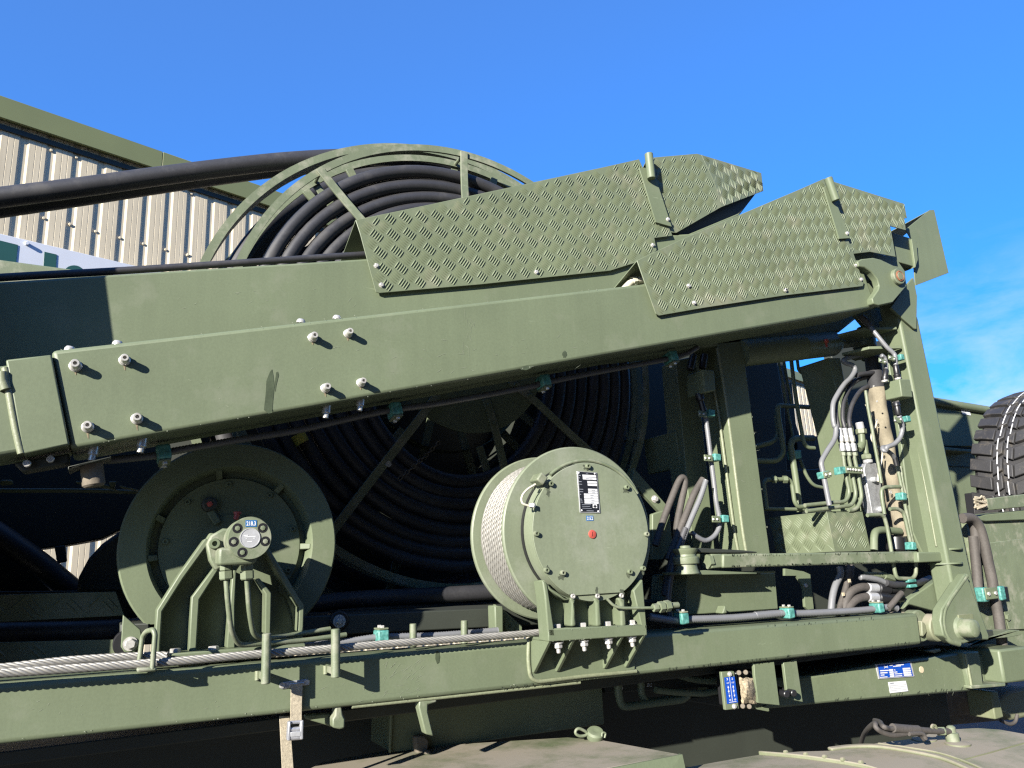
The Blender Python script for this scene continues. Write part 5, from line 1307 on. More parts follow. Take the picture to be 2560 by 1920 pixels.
# ================================================================== PIPES AND CABLES ON THE POST
hp = thing("hydraulic_pipes", "three parallel olive pipes bent round under white crimped hose ends", "pipes", at(2140, 1360, 2.12))
PYp = 2.12
lines = (((1375, 1020), (1405, 1080), (1420, 1200), (1450, 1340), (1420, 1395), (1330, 1400), (1140, 1420)), ((1415, 1000), (1440, 1080), (1470, 1220), (1495, 1350), (1465, 1420), (1380, 1430), (1150, 1460)), ((1460, 1000), (1480, 1080), (1510, 1220), (1535, 1370), (1500, 1440), (1470, 1455), (1440, 1455)))
for q in lines:
    pts_ = fH(*q); pts_ = pts_[1:]
    tube("pipe", P3(pts_, PYp), 0.0078, "olive_paint_worn", hp, bend=0.035, seg=14)
for (x0, y0, x1, y1) in ((1378, 885, 1408, 1080), (1412, 885, 1447, 1080), (1448, 885, 1487, 1080)):
    P = [at(*fH((x0 + (x1 - x0) * k, y0 + (y1 - y0) * k))[0], PYp) for k in (0, 0.28, 0.34, 0.5, 0.56, 0.82, 0.86, 1.0)]
    cyl("crimp_sleeve", P[0], P[1], 0.0098, "plate_silver", hp)
    hexnut("swivel_nut", P[1], P[3] - P[1], 0.0128, (P[3] - P[1]).length, "zinc_bolt", hp)
    hexnut("adapter", P[4], P[5] - P[4], 0.0125, (P[5] - P[4]).length, "plate_silver", hp)
    hexnut("pipe_nut", P[6], P[7] - P[6], 0.0115, (P[7] - P[6]).length, "olive_paint_worn", hp)
    cyl("neck", P[3], P[4], 0.008, "zinc_bolt", hp)
cb_ = fW((410, 350), (710, 345), (720, 430), (415, 450))
prism("pipe_rack", fW((410, 345), (490, 342), (500, 430), (420, 445)), PYp - 0.022, 0.03, "teal_clamp", hp, bevel=0.002)
rkb = prism("rack_bar", fW((490, 340), (710, 350), (720, 440), (500, 428)), PYp - 0.026, 0.012, "olive_paint", hp, bevel=0.002)
for x, y in fW((515, 378), (545, 382), (583, 385), (615, 388), (655, 392), (690, 396)):
    hexnut("screw", at(x, y, PYp - 0.026), YN, 0.005, 0.005, "zinc_bolt", rkb)
# black hoses feeding those pipe ends
for q, lab in ((((470, 1410), (440, 1250), (450, 1080), (560, 900), (680, 830)), "left"), (((545, 1410), (520, 1280), (540, 1080), (640, 880), (800, 800), (980, 815)), "middle"), (((610, 1410), (600, 1290), (640, 1120), (740, 960), (860, 900), (930, 905)), "right")):
    h = tube("pressure_hose", P3(withY(fV(*q), PYp, 2.16)), 0.0088, "hose_rubber", None, seg=12)
    tag(h, {"left": "leftmost black pressure hose curving up from the white crimped ends", "middle": "middle black pressure hose curving up from the white crimped ends", "right": "rightmost black pressure hose curving up behind the junction box"}[lab], "hose", "pressure hoses on the post")
h = tube("pressure_hose", P3(fV((1000, 730), (850, 745), (740, 760), (690, 775)), 2.13), 0.010, "hose_rubber", None)
tag(h, "short black hose looping level behind the post junction box", "hose")
# grey hose beside them
gh = thing("grey_hose", "long grey hose snaking down the inner column to the step box", "hose", at(2060, 1270, 2.12))
tube("hose", P3(withY(fV((980, 520), (760, 530), (600, 555), (530, 590), (560, 625), (640, 650), (670, 710), (620, 800), (540, 880), (460, 1000), (405, 1120), (400, 1280), (420, 1390)) + fH((1355, 880), (1345, 960), (1290, 1050), (1255, 1120), (1265, 1190), (1290, 1320), (1310, 1420)), 2.14, 2.09)), 0.0098, "grey_conduit", gh, seg=14)
clamp(gh, at(*fH((1268, 1210))[0], 2.10), Vector((0.15, 0, -1)), YN, 1.05)
# large pipe fitting and aluminium valve
av = thing("valve_block", "bare aluminium valve block behind the pipes on the post", "valve", at(2200, 1290, 2.12))
vbk = prism("block", fW((750, 300), (885, 298), (960, 620), (1020, 960), (1000, 1010), (835, 950), (790, 700), (725, 380)), 2.14, 0.04, "aluminium", av, bevel=0.003)
cyl("top_nut", at(*fW((765, 250))[0], 2.15), at(*fW((755, 185))[0], 2.15), 0.021, "olive_paint_worn", av, seg=6)
cyl("top_pipe", at(*fW((755, 185))[0], 2.15), at(*fW((730, 0))[0], 2.15), 0.011, "olive_paint", av)
cyl("neck", at(*fW((780, 300))[0], 2.15), at(*fW((772, 255))[0], 2.15), 0.019, "plate_silver", av)
lathe("port_plug", at(*fW((830, 515))[0], 2.14), YN, [(0, 0.02), (0.009, 0.02), (0.011, 0.012), (0.011, 0)], "plate_silver", vbk, seg=20)
lathe("port_plug", at(*fW((930, 900))[0], 2.14), YN, [(0, 0.02), (0.010, 0.02), (0.012, 0.012), (0.012, 0)], "plate_silver", vbk, seg=20)
ws = thing("elbow_pipe", "white-capped olive pipe elbow beside the crimped hose ends", "pipe", at(2150, 1120, 2.14))
a = P3(fV((720, 1345), (740, 1430)), 2.15); cyl("white_sleeve", a[0], a[1], 0.016, "plate_silver", ws)
b = P3(fV((740, 1430), (748, 1490)), 2.15); hexnut("nut", b[0], b[1] - b[0], 0.022, (b[1] - b[0]).length, "olive_paint_worn", ws)
tube("pipe", P3(fV((748, 1490), (755, 1590), (740, 1659)) + fW((690, 60), (660, 120)), 2.15), 0.014, "olive_paint", ws)
# beige canvas sleeve
cs = thing("canvas_sleeve", "beige canvas hose sleeve with eyelets running down inside the post", "sleeve", at(2250, 1350, 2.13))
pth = catmull(P3(fV((930, 930), (960, 1150), (985, 1400)) + fW((1010, 60), (1040, 330), (1090, 600), (1140, 850), (1180, 1050), (1215, 1250)), 2.135), 8)
v, f = [], []
F_ = frames(pth)
sg = 22
for i, (p, u, w) in enumerate(F_):
    for k in range(sg):
        t = 2 * math.pi * k / sg
        rr0 = 0.033 * (1 + 0.13 * math.cos(2 * t) + 0.07 * math.sin(3 * t + i * 0.35) + 0.03 * math.sin(5 * t - i * 0.6) + 0.05 * math.sin(i * 0.55))
        v.append(p + (u * math.cos(t) + w * math.sin(t)) * rr0)
for i in range(len(pth) - 1):
    for k in range(sg):
        j = (k + 1) % sg; f.append([i * sg + k, i * sg + j, (i + 1) * sg + j, (i + 1) * sg + k])
slv = finish("sleeve_body", v, f, "canvas_beige", cs, smooth=80)
cyl("dark_cuff", at(*fV((935, 960))[0], 2.135), at(*fV((885, 560))[0], 2.15), 0.033, "canvas_dark", cs, seg=24)
for x, y in fV((935, 1325)) + fW((962, 150), (1070, 675)):
    lathe("eyelet", at(x, y, 2.1045), YN, [(0.003, 0), (0.003, 0.002), (0.0065, 0.002), (0.007, 0)], "zinc_bolt", slv, seg=16)
cyl("end_cap", at(*fW((1140, 1450))[0], 2.135), at(*fW((1130, 1250))[0], 2.135), 0.036, "black_plastic", cs, seg=28)
# cream cables
for q, y_, lab in (((fV((800, 1130), (850, 1210), (880, 1260))), 2.10, "short cream cable loop in front of the canvas sleeve top"), ((fV((935, 1335), (920, 1400), (880, 1460), (870, 1540), (900, 1600), (950, 1650))), 2.095, "cream cable leaving the upper eyelet of the canvas sleeve"), ((fW((965, 165), (950, 300), (910, 450), (910, 540))), 2.09, "cream cable hanging in front of the aluminium valve")):
    tag(tube("signal_cable", P3(q, y_), 0.0032, "cream_cable", None, seg=8), lab, "cable")
# post junction box
pj = thing("post_junction_box", "sunlit olive junction box with three black cable glands on the right post", "junction box", at(2260, 1000, 1.95))
pjb = prism("box_body", fV((1215, 815), (1342, 822), (1380, 1045), (1245, 1030)), 1.935, 0.075, "olive_paint", pj, bevel=0.004)
for (x, y) in fV((905, 905), (1235, 1015), (945, 1090)):
    lathe("lid_screw", at(x, y, 1.99) + Vector((-0.002, 0, 0)), Vector((-1, 0, 0)), [(0, 0.002), (0.004, 0.002), (0.004, 0)], "zinc_bolt", pjb, seg=10)
def gland(t, a, b, y, r=0.0115):
    p, q = at(*a, y), at(*b, y); L = (q - p).length
    lathe("cable_gland", p, q - p, [(0, 0), (r * 0.9, 0), (r * 1.15, L * 0.08), (r * 1.25, L * 0.3), (r * 0.95, L * 0.36), (r, L * 0.4), (r, L * 0.9), (r * 0.8, L), (0, L)], "black_plastic", t, seg=20)
gland(pj, fV((1030, 840))[0], fV((1048, 700))[0], 1.975); gland(pj, fV((1190, 815))[0], fV((1165, 650))[0], 1.975); gland(pj, fV((1170, 1095))[0], fV((1200, 1260))[0], 1.965)
for q in (((1035, 855), (1030, 830)), ((1197, 825), (1190, 800)), ((1165, 1090), (1175, 1120))):
    a, b = P3(fV(*q), 1.97); cyl("gland_ring", a, b, 0.0125, "zinc_bolt", pj)
# conduits at the post
pcd = thing("post_conduit", "grey corrugated conduit from the boom tip to the post junction box", "conduit", at(2250, 900, 1.97))
tube("dark_end", P3(withY(fV((740, 60), (800, 110), (860, 185)), 2.05, 2.02)), 0.0135, "dark_conduit", pcd)
tube("conduit", P3(withY(fV((855, 180), (960, 310), (1060, 430), (1145, 510), (1160, 560), (1166, 650)), 2.02, 2.0, 1.985, 1.975, 1.972, 1.972)), 0.0095, "grey_conduit", pcd, corr=0.007)
tube("conduit", P3(fV((990, 530), (1030, 560), (1050, 640), (1048, 710)), 1.978), 0.0090, "grey_conduit", pcd, corr=0.007)
for x, y in fV((1005, 600), (1120, 565)):
    M_ = None
    box("clamp_strap", at(x, y, 1.962), (0.042, 0.006, 0.020), "olive_paint", pcd, bevel=0.0025, rot=Matrix.Rotation(R(10), 3, 'Y'))
    for s_ in (-0.013, 0.013):
        p = at(x, y, 1.959) + Vector((s_, 0, s_ * -0.17)); hexnut("screw", p, YN, 0.0042, 0.004, "zinc_bolt", pcd)
box("clamp_block", at(*fV((1210, 560))[0], 1.972), (0.022, 0.034, 0.024), "teal_clamp", pcd, bevel=0.003)
lcd = thing("loop_conduit", "grey corrugated conduit looping below the post junction box", "conduit", at(2230, 1160, 1.97))
tube("conduit", P3(withY(fV((1205, 1265), (1245, 1370), (1245, 1450), (1215, 1540), (1150, 1610), (1060, 1650)) + fW((1010, 135), (975, 135), (970, 100), (1010, 95)), 1.965, 2.02)), 0.0098, "grey_conduit", lcd, corr=0.007)
tube("branch", P3(withY(fW((1040, 150), (1085, 185), (1115, 225)), 2.02, 2.03)), 0.0088, "grey_conduit", lcd)
cyl("heat_shrink", *P3(fW((1120, 220), (1150, 340)), 2.03), 0.0098, "black_plastic", lcd)
box("clamp_strap", at(*fV((1190, 1320))[0], 1.955), (0.040, 0.006, 0.022), "olive_paint", lcd, bevel=0.0025, rot=Matrix.Rotation(R(8), 3, 'Y'))
for x, y in fV((1155, 1325), (1225, 1310)): hexnut("screw", at(x, y, 1.952), YN, 0.0042, 0.004, "zinc_bolt", lcd)
box("clamp_block", at(*fV((1285, 1310))[0], 1.965), (0.022, 0.034, 0.024), "teal_clamp", lcd, bevel=0.003)
# thin vertical pipes along the post
vp = thing("post_pipes", "thin olive pipes running down the inner edge of the post with teal clamps", "pipes", at(2290, 1400, 2.04))
for q, r_ in ((fW((1155, 340), (1190, 500), (1225, 680), (1270, 900), (1330, 1200), (1370, 1400)), 0.0070), (fW((1060, 895), (1160, 890), (1235, 935), (1260, 1020), (1300, 1200), (1330, 1340)), 0.0075), (fW((1200, 340), (1230, 560), (1265, 700)), 0.006),
              (fW((770, 975), (940, 965), (990, 1000), (1030, 1150), (1080, 1440)) + fT((920, 110), (950, 260), (1110, 265), (1145, 220), (1145, 90)), 0.0075), (fV((800, 960), (830, 1180), (880, 1430), (910, 1620)) + fW((880, 150), (920, 360), (950, 560)), 0.0065), (fW((1190, 605), (1000, 610), (950, 640), (955, 740), (990, 960)), 0.0075)):
    tube("pipe", P3(q, 2.055), r_, "olive_paint_worn", vp, bend=0.02, seg=12)
for x, y in fW((1205, 735), (1330, 1375)):
    box("clamp_block", at(x, y, 2.045), (0.026, 0.036, 0.030), "teal_clamp", vp, bevel=0.004, rot=Matrix.Rotation(R(8), 3, 'Y'))
bigp = thing("return_pipe", "thick olive pipe bend under the canvas sleeve", "pipe", at(2190, 1380, 2.09))
tube("pipe", P3(withY(fW((855, 1430), (855, 1260), (870, 1190), (940, 1165), (1080, 1175), (1190, 1185)), 2.09, 2.11)), 0.0145, "olive_paint", bigp, bend=0.03, seg=18)

# ================================================================== CABLES ON THE MIDDLE COLUMN
cc1 = thing("column_conduit", "grey corrugated conduit running down the middle column in teal clamps", "conduit", at(1820, 1350, 2.2))
tube("conduit", P3(fG((1690, 610), (1710, 760), (1725, 880), (1740, 1000), (1755, 1120), (1770, 1250), (1790, 1350), (1795, 1420), (1760, 1490), (1700, 1525), (1640, 1500), (1600, 1470)), 2.20), 0.0095, "grey_conduit", cc1, corr=0.007)
for x, y in fG((1690, 650), (1730, 955), (1785, 1378)):
    box("clamp_strap", at(x - 5, y, 2.178), (0.040, 0.006, 0.024), "olive_paint", cc1, bevel=0.0025, rot=Matrix.Rotation(R(4), 3, 'Y'))
    box("clamp_block", at(x + 12, y - 1, 2.192), (0.030, 0.034, 0.026), "teal_clamp", cc1, bevel=0.003, rot=Matrix.Rotation(R(4), 3, 'Y'))
    for s_ in (-0.014, 0.004): hexnut("screw", at(x - 5, y, 2.175) + Vector((s_, 0, 0)), YN, 0.0042, 0.004, "zinc_bolt", cc1)
for q, r_, m_, y_, lab, cor in ((fG((1350, 1560), (1400, 1400), (1460, 1240), (1510, 1120), (1540, 1090), (1555, 1130), (1530, 1260), (1500, 1420), (1495, 1560)), 0.0125, "hose_dusty", 2.26, "dusty brown hose looping up between the winch and the column", None),
                           (fG((1440, 1659), (1500, 1500), (1560, 1350), (1620, 1200), (1680, 1100)), 0.0125, "hose_dusty", 2.19, "dusty brown hose strapped beside the pale conduit by the column", None),
                           (fG((1500, 1640), (1540, 1520), (1600, 1370), (1660, 1230), (1700, 1110)), 0.0105, "grey_conduit", 2.17, "pale corrugated conduit leaning up to the column beside the dusty hose", 0.007)):
    tag(tube("cable_hose", P3(q, y_), r_, m_, None, corr=cor, seg=14), lab, "hose")
for q, r_, m_, y_, lab in ((fK((1480, 170), (1440, 330), (1415, 470)), 0.013, "hose_rubber", 2.13, "black hose dropping behind the pulley to the brass-coloured joint"), (fK((1560, 0), (1500, 160), (1460, 330), (1440, 480), (1450, 600), (1470, 640)), 0.0105, "dark_conduit", 2.10, "dark corrugated conduit dropping past the pulley to the beam top")):
    tag(tube("drop_hose", P3(q, y_), r_, m_, None, corr=0.007 if "conduit" in m_ else None), lab, "hose")
# conduits lying on the beam
bc = thing("beam_conduit", "pale corrugated conduit along the top of the beam right of the winch", "conduit", at(1950, 1560, 2.06))
tube("conduit", P3(fK((1310, 615), (1400, 630), (1480, 640), (1600, 632), (1900, 620), (2212, 592)) + fL((350, 605), (520, 590), (700, 590), (1000, 575), (1200, 558), (1290, 545), (1330, 555)), 2.06), 0.0125, "grey_conduit", bc, corr=0.0075)
for x, y in fK((1530, 625)) + fL((575, 588), (1195, 552)):
    p = at(x, y, 2.055); clamp(bc, p, Vector((1, 0, 0.02)), Vector((0, 0, 1)), 1.15)
bl = thing("left_beam_conduit", "corrugated conduit on the beam left of the winch with teal clamp", "conduit", at(1000, 1600, 2.07))
tube("conduit", P3(fJ((430, 805), (600, 800), (780, 780), (960, 755), (1200, 748), (1400, 740), (1780, 708)), 2.07), 0.0095, "grey_conduit", bl, corr=0.0075)
clamp(bl, at(*fJ((977, 752))[0], 2.062), Vector((1, 0, 0.02)), Vector((0, 0, 1)), 1.2)
# conduit under the near boom
uc = thing("boom_conduit", "dark corrugated conduit clipped under the near boom", "conduit", at(900, 1050, 1.99))
Yc = BY + 0.115
tube("conduit", P3(fE((740, 1110), (1080, 1075), (1200, 1045)) + fF((0, 965), (400, 900), (800, 810), (1050, 760), (1400, 710), (2000, 600)) + fG((560, 440), (900, 370), (1430, 270), (1560, 235), (1640, 190)), Yc), 0.0098, "dark_conduit", uc, corr=0.0075)
for x, y in fE((1130, 1065)) + fF((1068, 765), (2095, 568)) + fG((1455, 262)):
    clamp(uc, at(x, y, Yc), Vector((1, 0, 0.16)), Vector((0, -0.15, -1)), 1.25)
# hose cluster below the arm at the right
def hose(name, pts, ys, r, m, lab, corr=None):
    tag(tube(name, P3(withY(pts, *ys)), r, m, None, corr=corr, seg=14), lab, "hose")
hose("cluster_hose", fT((390, 150), (400, 220), (350, 330), (320, 450), (305, 600)), (2.12, 2.10), 0.0125, "grey_conduit", "grey hose hanging leftmost in the hose cluster under the link arm")
hose("cluster_hose", fT((480, 140), (470, 250), (440, 400), (400, 520), (370, 620)), (2.13, 2.10), 0.0115, "hose_dusty", "brown hose with yellow tag hanging in the hose cluster under the link arm")
hose("cluster_hose", fT((515, 140), (500, 230), (470, 340), (440, 480), (430, 600)), (2.14, 2.11), 0.0105, "hose_dusty", "second brown hose with yellow tag in the hose cluster under the link arm")
hose("cluster_hose", fT((440, 600), (450, 500), (500, 400), (600, 350), (700, 350), (800, 360)), (2.10, 2.09), 0.0155, "hose_dusty", "upper brown hose arching right into a black fitting under the link arm")
hose("cluster_hose", fT((450, 610), (500, 520), (580, 460), (700, 440), (800, 450)), (2.09, 2.08), 0.0155, "hose_dusty", "lower brown hose arching right into a black fitting under the link arm")
hose("cluster_hose", fT((590, 250), (640, 250), (760, 270), (850, 305)), (2.09, 2.08), 0.0115, "grey_conduit", "short pale corrugated hose in the cluster under the link arm", 0.007)
hf = thing("hose_fittings", "black hose fittings with pale sleeves at the hose cluster", "fittings", at(2220, 1520, 2.08))
for y0, yy in ((352, 2.09), (443, 2.08)):
    a, b, c_, d_ = [at(*q, yy) for q in fT((665, y0), (760, y0 + 5), (870, y0 + 20), (1010, y0 + 10))]
    cyl("sleeve", a, b, 0.0175, "plate_silver", hf); cyl("coupling", b, c_, 0.0215, "black_plastic", hf); cyl("stem", c_, d_, 0.0165, "black_plastic", hf)
tube("dark_loop", P3(withY(fT((850, 305), (930, 325), (1010, 320), (1120, 315), (1185, 300), (1280, 260)), 2.07, 2.07, 2.07, 2.07, 2.09, 2.14)), 0.013, "hose_rubber", hf)
for x, y in fT((487, 283), (427, 417)): box("yellow_tag", at(x, y, 2.085), (0.012, 0.003, 0.012), "sticker_cream", hf, bevel=0)
for x, y in fT((1080, 285), (1090, 335)): box("clamp_block", at(x, y, 2.06), (0.045, 0.03, 0.012), "teal_clamp", hf, bevel=0.003)
tube("fork_pipe", P3(fT((870, 560), (930, 490), (980, 430), (1005, 405)), 2.05), 0.011, "hose_dusty", hf)
a = P3(fT((640, 225), (820, 235), (920, 270)), 2.10)
cyl("hex_pipe", a[0], a[1], 0.012, "olive_paint_worn", hf); hexnut("hex_pipe_nut", a[1], a[2] - a[1], 0.018, (a[2] - a[1]).length, "olive_paint_worn", hf)
# bracket plate in the bay below the arm
bpz = thing("bay_bracket", "narrow lit olive bracket plate in the bay below the link arm", "bracket", at(2010, 1520, 2.2))
prism("plate", fL((560, 280), (690, 300), (735, 320), (760, 560), (720, 565), (700, 545), (690, 420), (680, 390), (640, 330), (560, 330)), 2.20, 0.012, "olive_paint", bpz, bevel=0.001)
hexnut("bolt", at(*fL((698, 398))[0], 2.20), YN, 0.008, 0.007, "zinc_bolt", bpz)

# ================================================================== STRAP
sp_ = thing("cargo_strap", "beige webbing strap with cam buckle screwed to the base beam", "strap", at(690, 1900, 1.99))
YS = B_Y - 0.004
anp = prism("anchor_plate", fJ((272, 1080), (290, 1068), (465, 1043), (482, 1055), (480, 1085), (290, 1113), (275, 1105)), YS, 0.004, "bright_steel", sp_, bevel=0.001)
for x, y in fJ((293, 1086), (460, 1066)):
    lathe("anchor_screw", at(x, y, YS), YN, [(0, 0.002), (0.003, 0.003), (0.006, 0.003), (0.007, 0)], "zinc_bolt", anp, seg=14)
tube("anchor_bar", P3(fJ((340, 1084), (440, 1072)), YS - 0.005), 0.004, "bright_steel", sp_)
v1 = P3(fJ((352, 1080), (434, 1070), (430, 1200), (428, 1340), (348, 1348), (350, 1200)), YS - 0.010)
slab("short_webbing", v1, (0, 0.003, 0), "webbing", sp_, bevel=0.001)
v2 = P3(fJ((272, 1300), (345, 1300), (352, 1400), (372, 1670), (290, 1670), (278, 1420)), YS + 0.035)
slab("long_webbing", v2, (0, 0.003, 0), "webbing", sp_, bevel=0.001)
bk = P3(fJ((340, 1340), (440, 1330), (436, 1465), (330, 1472)), YS - 0.016)
prism("buckle_side", fJ((335, 1345), (352, 1335), (350, 1470), (328, 1472)), YS - 0.022, 0.018, "bright_steel", sp_, bevel=0.002)
prism("buckle_side", fJ((418, 1340), (440, 1328), (438, 1462), (418, 1462)), YS - 0.022, 0.018, "bright_steel", sp_, bevel=0.002)
for y_, r_ in ((1345, 0.004), (1395, 0.006), (1415, 0.005), (1448, 0.007)):
    cyl("buckle_bar", *P3(fJ((342, y_), (428, y_ - 6)), YS - 0.014), r_, "bright_steel", sp_)
prism("cam_plate", fJ((350, 1412), (420, 1405), (420, 1440), (350, 1445)), YS - 0.022, 0.006, "plate_silver", sp_, bevel=0.001)

# ================================================================== RIGHT: TRUCK BODY AND SPARE WHEEL
tk = thing("truck_superstructure", "olive truck body side at the right edge behind the post", "truck body", at(2480, 1700, 2.9))
TY = 3.0
prism("upper_panel", fU((300, 230), (370, 222), (420, 240), (820, 305), (900, 320), (1250, 380), (1250, 640), (440, 630)), TY, 0.04, "olive_paint", tk, bevel=0.003)
cyl("top_rail", at(*fU((300, 222))[0], TY - 0.01), at(*fU((1300, 385))[0], TY - 0.01), 0.026, "olive_paint", tk)
prism("middle_panel", fU((440, 690), (1250, 715), (1250, 1380), (560, 1420)), TY + 0.06, 0.04, "olive_paint", tk)
prism("inner_panel", fU((300, 560), (1250, 560), (1250, 760), (380, 760)), TY + 0.13, 0.03, "shade_dark_green", tk)
prism("seam_panel", fU((440, 812), (700, 822), (700, 818), (440, 806)), TY + 0.055, 0.006, "shade_dark_green", tk, bevel=0)
prism("ledge", fU((440, 640), (700, 665), (700, 690), (440, 668)), TY - 0.03, 0.12, "olive_paint", tk)
quadpatch("reflector", fU((580, 297), (662, 308), (675, 355), (598, 343)), TY - 0.004, "sign_white", tk)
prism("lower_panel", fU((640, 1300), (1350, 1240), (1350, 2700), (820, 2700)), 2.30, 0.05, "olive_paint_worn", tk, bevel=0.004)
prism("lower_sheet", fL((1905, 110), (2300, 60), (2300, 700), (2130, 700), (2080, 430), (1960, 300)), 2.285, 0.010, "olive_paint_worn", tk, bevel=0.003)
prism("hatch", fL((1990, 262), (2050, 255), (2160, 700), (2110, 700)), 2.279, 0.005, "olive_paint_worn", tk, bevel=0.001)
hexnut("hatch_bolt", at(*fL((2095, 618))[0], 2.279), YN, 0.016, 0.010, "olive_paint_worn", tk)
prism("rack_rail", fU((820, 1105), (1154, 1065), (1350, 1040), (1350, 1165), (830, 1210)), 2.26, 0.03, "olive_paint_worn", tk, bevel=0.004)
prism("rack_floor", fU((690, 1285), (800, 1250), (1350, 1190), (1350, 1290), (810, 1310)), 2.28, 0.42, "olive_paint", tk)
prism("rack_back", fU((690, 1050), (790, 1090), (830, 1260), (720, 1280)), 2.70, 0.05, "black_plastic", tk)
prism("foot_bar", fL((1870, 800), (2110, 705), (2180, 705), (2190, 740), (2110, 755), (1930, 770)), 2.15, 0.08, "olive_paint_worn", tk, bevel=0.003)
rgs = thing("rope_knot", "frayed tan rope knot at the corner of the spare-wheel rack", "rope", at(*fU((800, 1240))[0], 2.25))
for i in range(9):
    q = fU(*[(760 + random.uniform(-55, 60), 1085 + 22 * k + random.uniform(-14, 14)) for k in range(6)])
    tube("strand", P3(q, 2.25 + random.uniform(-0.015, 0.015)), 0.0045, "webbing", rgs, seg=6)
# hoses down the truck body
th1 = tube("body_hose", P3(fU((600, 1290), (650, 1285), (690, 1330), (715, 1420), (715, 1600)) + fL((1860, 60), (1880, 250), (1895, 430)), 2.24), 0.0205, "hose_dusty", None); tag(th1, "thinner dusty hose bending down behind the right post", "hose", "hoses on the truck body")
th2 = tube("body_hose", P3(fU((600, 1282), (680, 1282), (740, 1340), (780, 1450), (825, 1640)) + fL((1950, 170), (1985, 330), (2015, 500), (2040, 640), (2065, 830)), 2.22), 0.022, "hose_dusty", None); tag(th2, "longer dusty hose clamped to the truck body right of the post", "hose", "hoses on the truck body")
hcl = thing("body_clamp", "black clamp rail with two teal blocks holding the truck body hoses", "clamp", at(*fL((2000, 470))[0], 2.6))
prism("rail", fL((1890, 425), (2100, 405), (2115, 492), (1910, 505)), 2.258, 0.025, "black_plastic", hcl, bevel=0.003)
for x, y in fL((1918, 460), (2035, 450)): box("clamp_block", at(x, y, 2.21), (0.038, 0.045, 0.062), "teal_clamp", hcl, bevel=0.006)
box("clamp_strap", at(*fL((1985, 452))[0], 2.182), (0.085, 0.006, 0.05), "olive_paint", hcl, bevel=0.003)
for x, y in fL((1965, 455), (2012, 450)): hexnut("screw", at(x, y, 2.178), YN, 0.0085, 0.007, "zinc_bolt", hcl)
# spare wheel
sw = thing("spare_tyre", "black block-tread spare tyre with chalk lines in a rack at the right edge", "tyre", at(2600, 1290, 3.0))
tfar = 2.66; TW = 0.36
tc = Vector((4.877, tfar, 1.948)); TR = 0.662
tcn = Vector((tc.x, tfar - TW, tc.z))
prof = [(0.52 * TR, 0.03), (0.60 * TR, -0.01), (0.80 * TR, -0.015), (0.93 * TR, 0.0), (0.962 * TR, 0.03), (0.968 * TR, TW / 2), (0.962 * TR, TW - 0.03), (0.93 * TR, TW), (0.80 * TR, TW + 0.015), (0.60 * TR, TW + 0.01), (0.52 * TR, TW - 0.03)]
car = lathe("carcass", tcn, AX, prof, "tyre_rubber", sw, seg=96, closed=True)
nb = 42
def lug_mesh(y0, y1, a0, a1, skew):
    v = []
    for rr0 in (0.955 * TR, 1.0 * TR):
        for (yy, aa) in ((y0, a0), (y0, a1), ((y0 + y1) / 2, a1 + skew * 0.5), (y1, a1 + skew), (y1, a0 + skew), ((y0 + y1) / 2, a0 + skew * 0.5)):
            k = rr0 * (0.985 if (yy < 0.02 or yy > TW - 0.02) and rr0 > 0.97 * TR else 1)
            v.append((k * math.sin(aa), yy, k * math.cos(aa)))
    f = [[6, 7, 8, 9, 10, 11]] + [[i, (i + 1) % 6, 6 + (i + 1) % 6, 6 + i] for i in range(6)]
    return v, f
da = 2 * math.pi / nb
rowdefs = ((-0.008, 0.118, 0.0, 0.70, -0.34), (0.126, 0.176, -0.36, 0.36, 0.25), (0.184, 0.234, 0.14, 0.86, -0.25), (0.242, 0.368, 0.10, 0.80, 0.34))
for (y0, y1, s0, s1, sk) in rowdefs:
    for i in range(nb):
        a = i * da
        pv_, pf_ = lug_mesh(y0, y1, a + s0 * da, a + s1 * da, sk * da)
        pw = [tcn + Vector(p) for p in pv_]
        if i >= 0:
            mid = sum((p for p in pw), Vector()) / len(pw)
            if mid.x < tc.x + 0.10 and mid.z > tc.z - 0.75 * TR:
                finish("tread_block", pw, pf_, "tyre_rubber", sw, smooth=20, bevel=0.004)
for yy, rr0, sp0 in ((0.205, 1.004, 0), (0.150, 1.004, 0)):
    for k in range(16):
        a0 = R(-118 + k * 7.5 + sp0 * 3); a1 = a0 + R(6.2)
        pts_ = [tcn + Vector((rr0 * TR * math.sin(a), yy + 0.004 * math.sin(k * 2.1), rr0 * TR * math.cos(a))) for a in (a0, (a0 + a1) / 2, a1)]
        strip("chalk_line", pts_, rect(0.0045, 0.003), "chalk_white", sw, up=(0, 1, 0))

# ================================================================== LEFT SIDE, DARK BAY
dl = thing("left_tread_step", "shaded chequer-plate step strip left of the small reel", "step", at(150, 1560, 2.40))
pl = plane(fI((-500, 480), (0, 462), (560, 445), (800, 440), (860, 605), (0, 650), (-500, 670)), 2.36)
slab("plate", pl, (0, 0.006, 0), "olive_tread", dl, bevel=0.001)
tread_bars("tread", pl, at(300, 1490, 2.36) - at(0, 1497, 2.36), "olive_tread", dl, pitch=0.085, h=0.0025)
slab("back_plate", plane(fI((-500, 440), (950, 430), (950, 1000), (-500, 1000)), 2.62), (0, 0.01, 0), "shade_dark_green", dl)  # dark sheet added so the gap reads as shade
low = plane(fI((-500, 800), (0, 790), (820, 770), (800, 900), (0, 960), (-500, 980)), 2.34)
slab("lower_plate", low, (0, 0.006, 0), "olive_tread", dl, bevel=0.001)
tread_bars("lower_tread", low, at(300, 1490, 2.36) - at(0, 1497, 2.36), "olive_tread", dl, pitch=0.085, h=0.0025)
bz = thing("bay_structure", "steel structure painted shade-dark in the bay left of the small reel", "frame", at(100, 1500, 2.9))
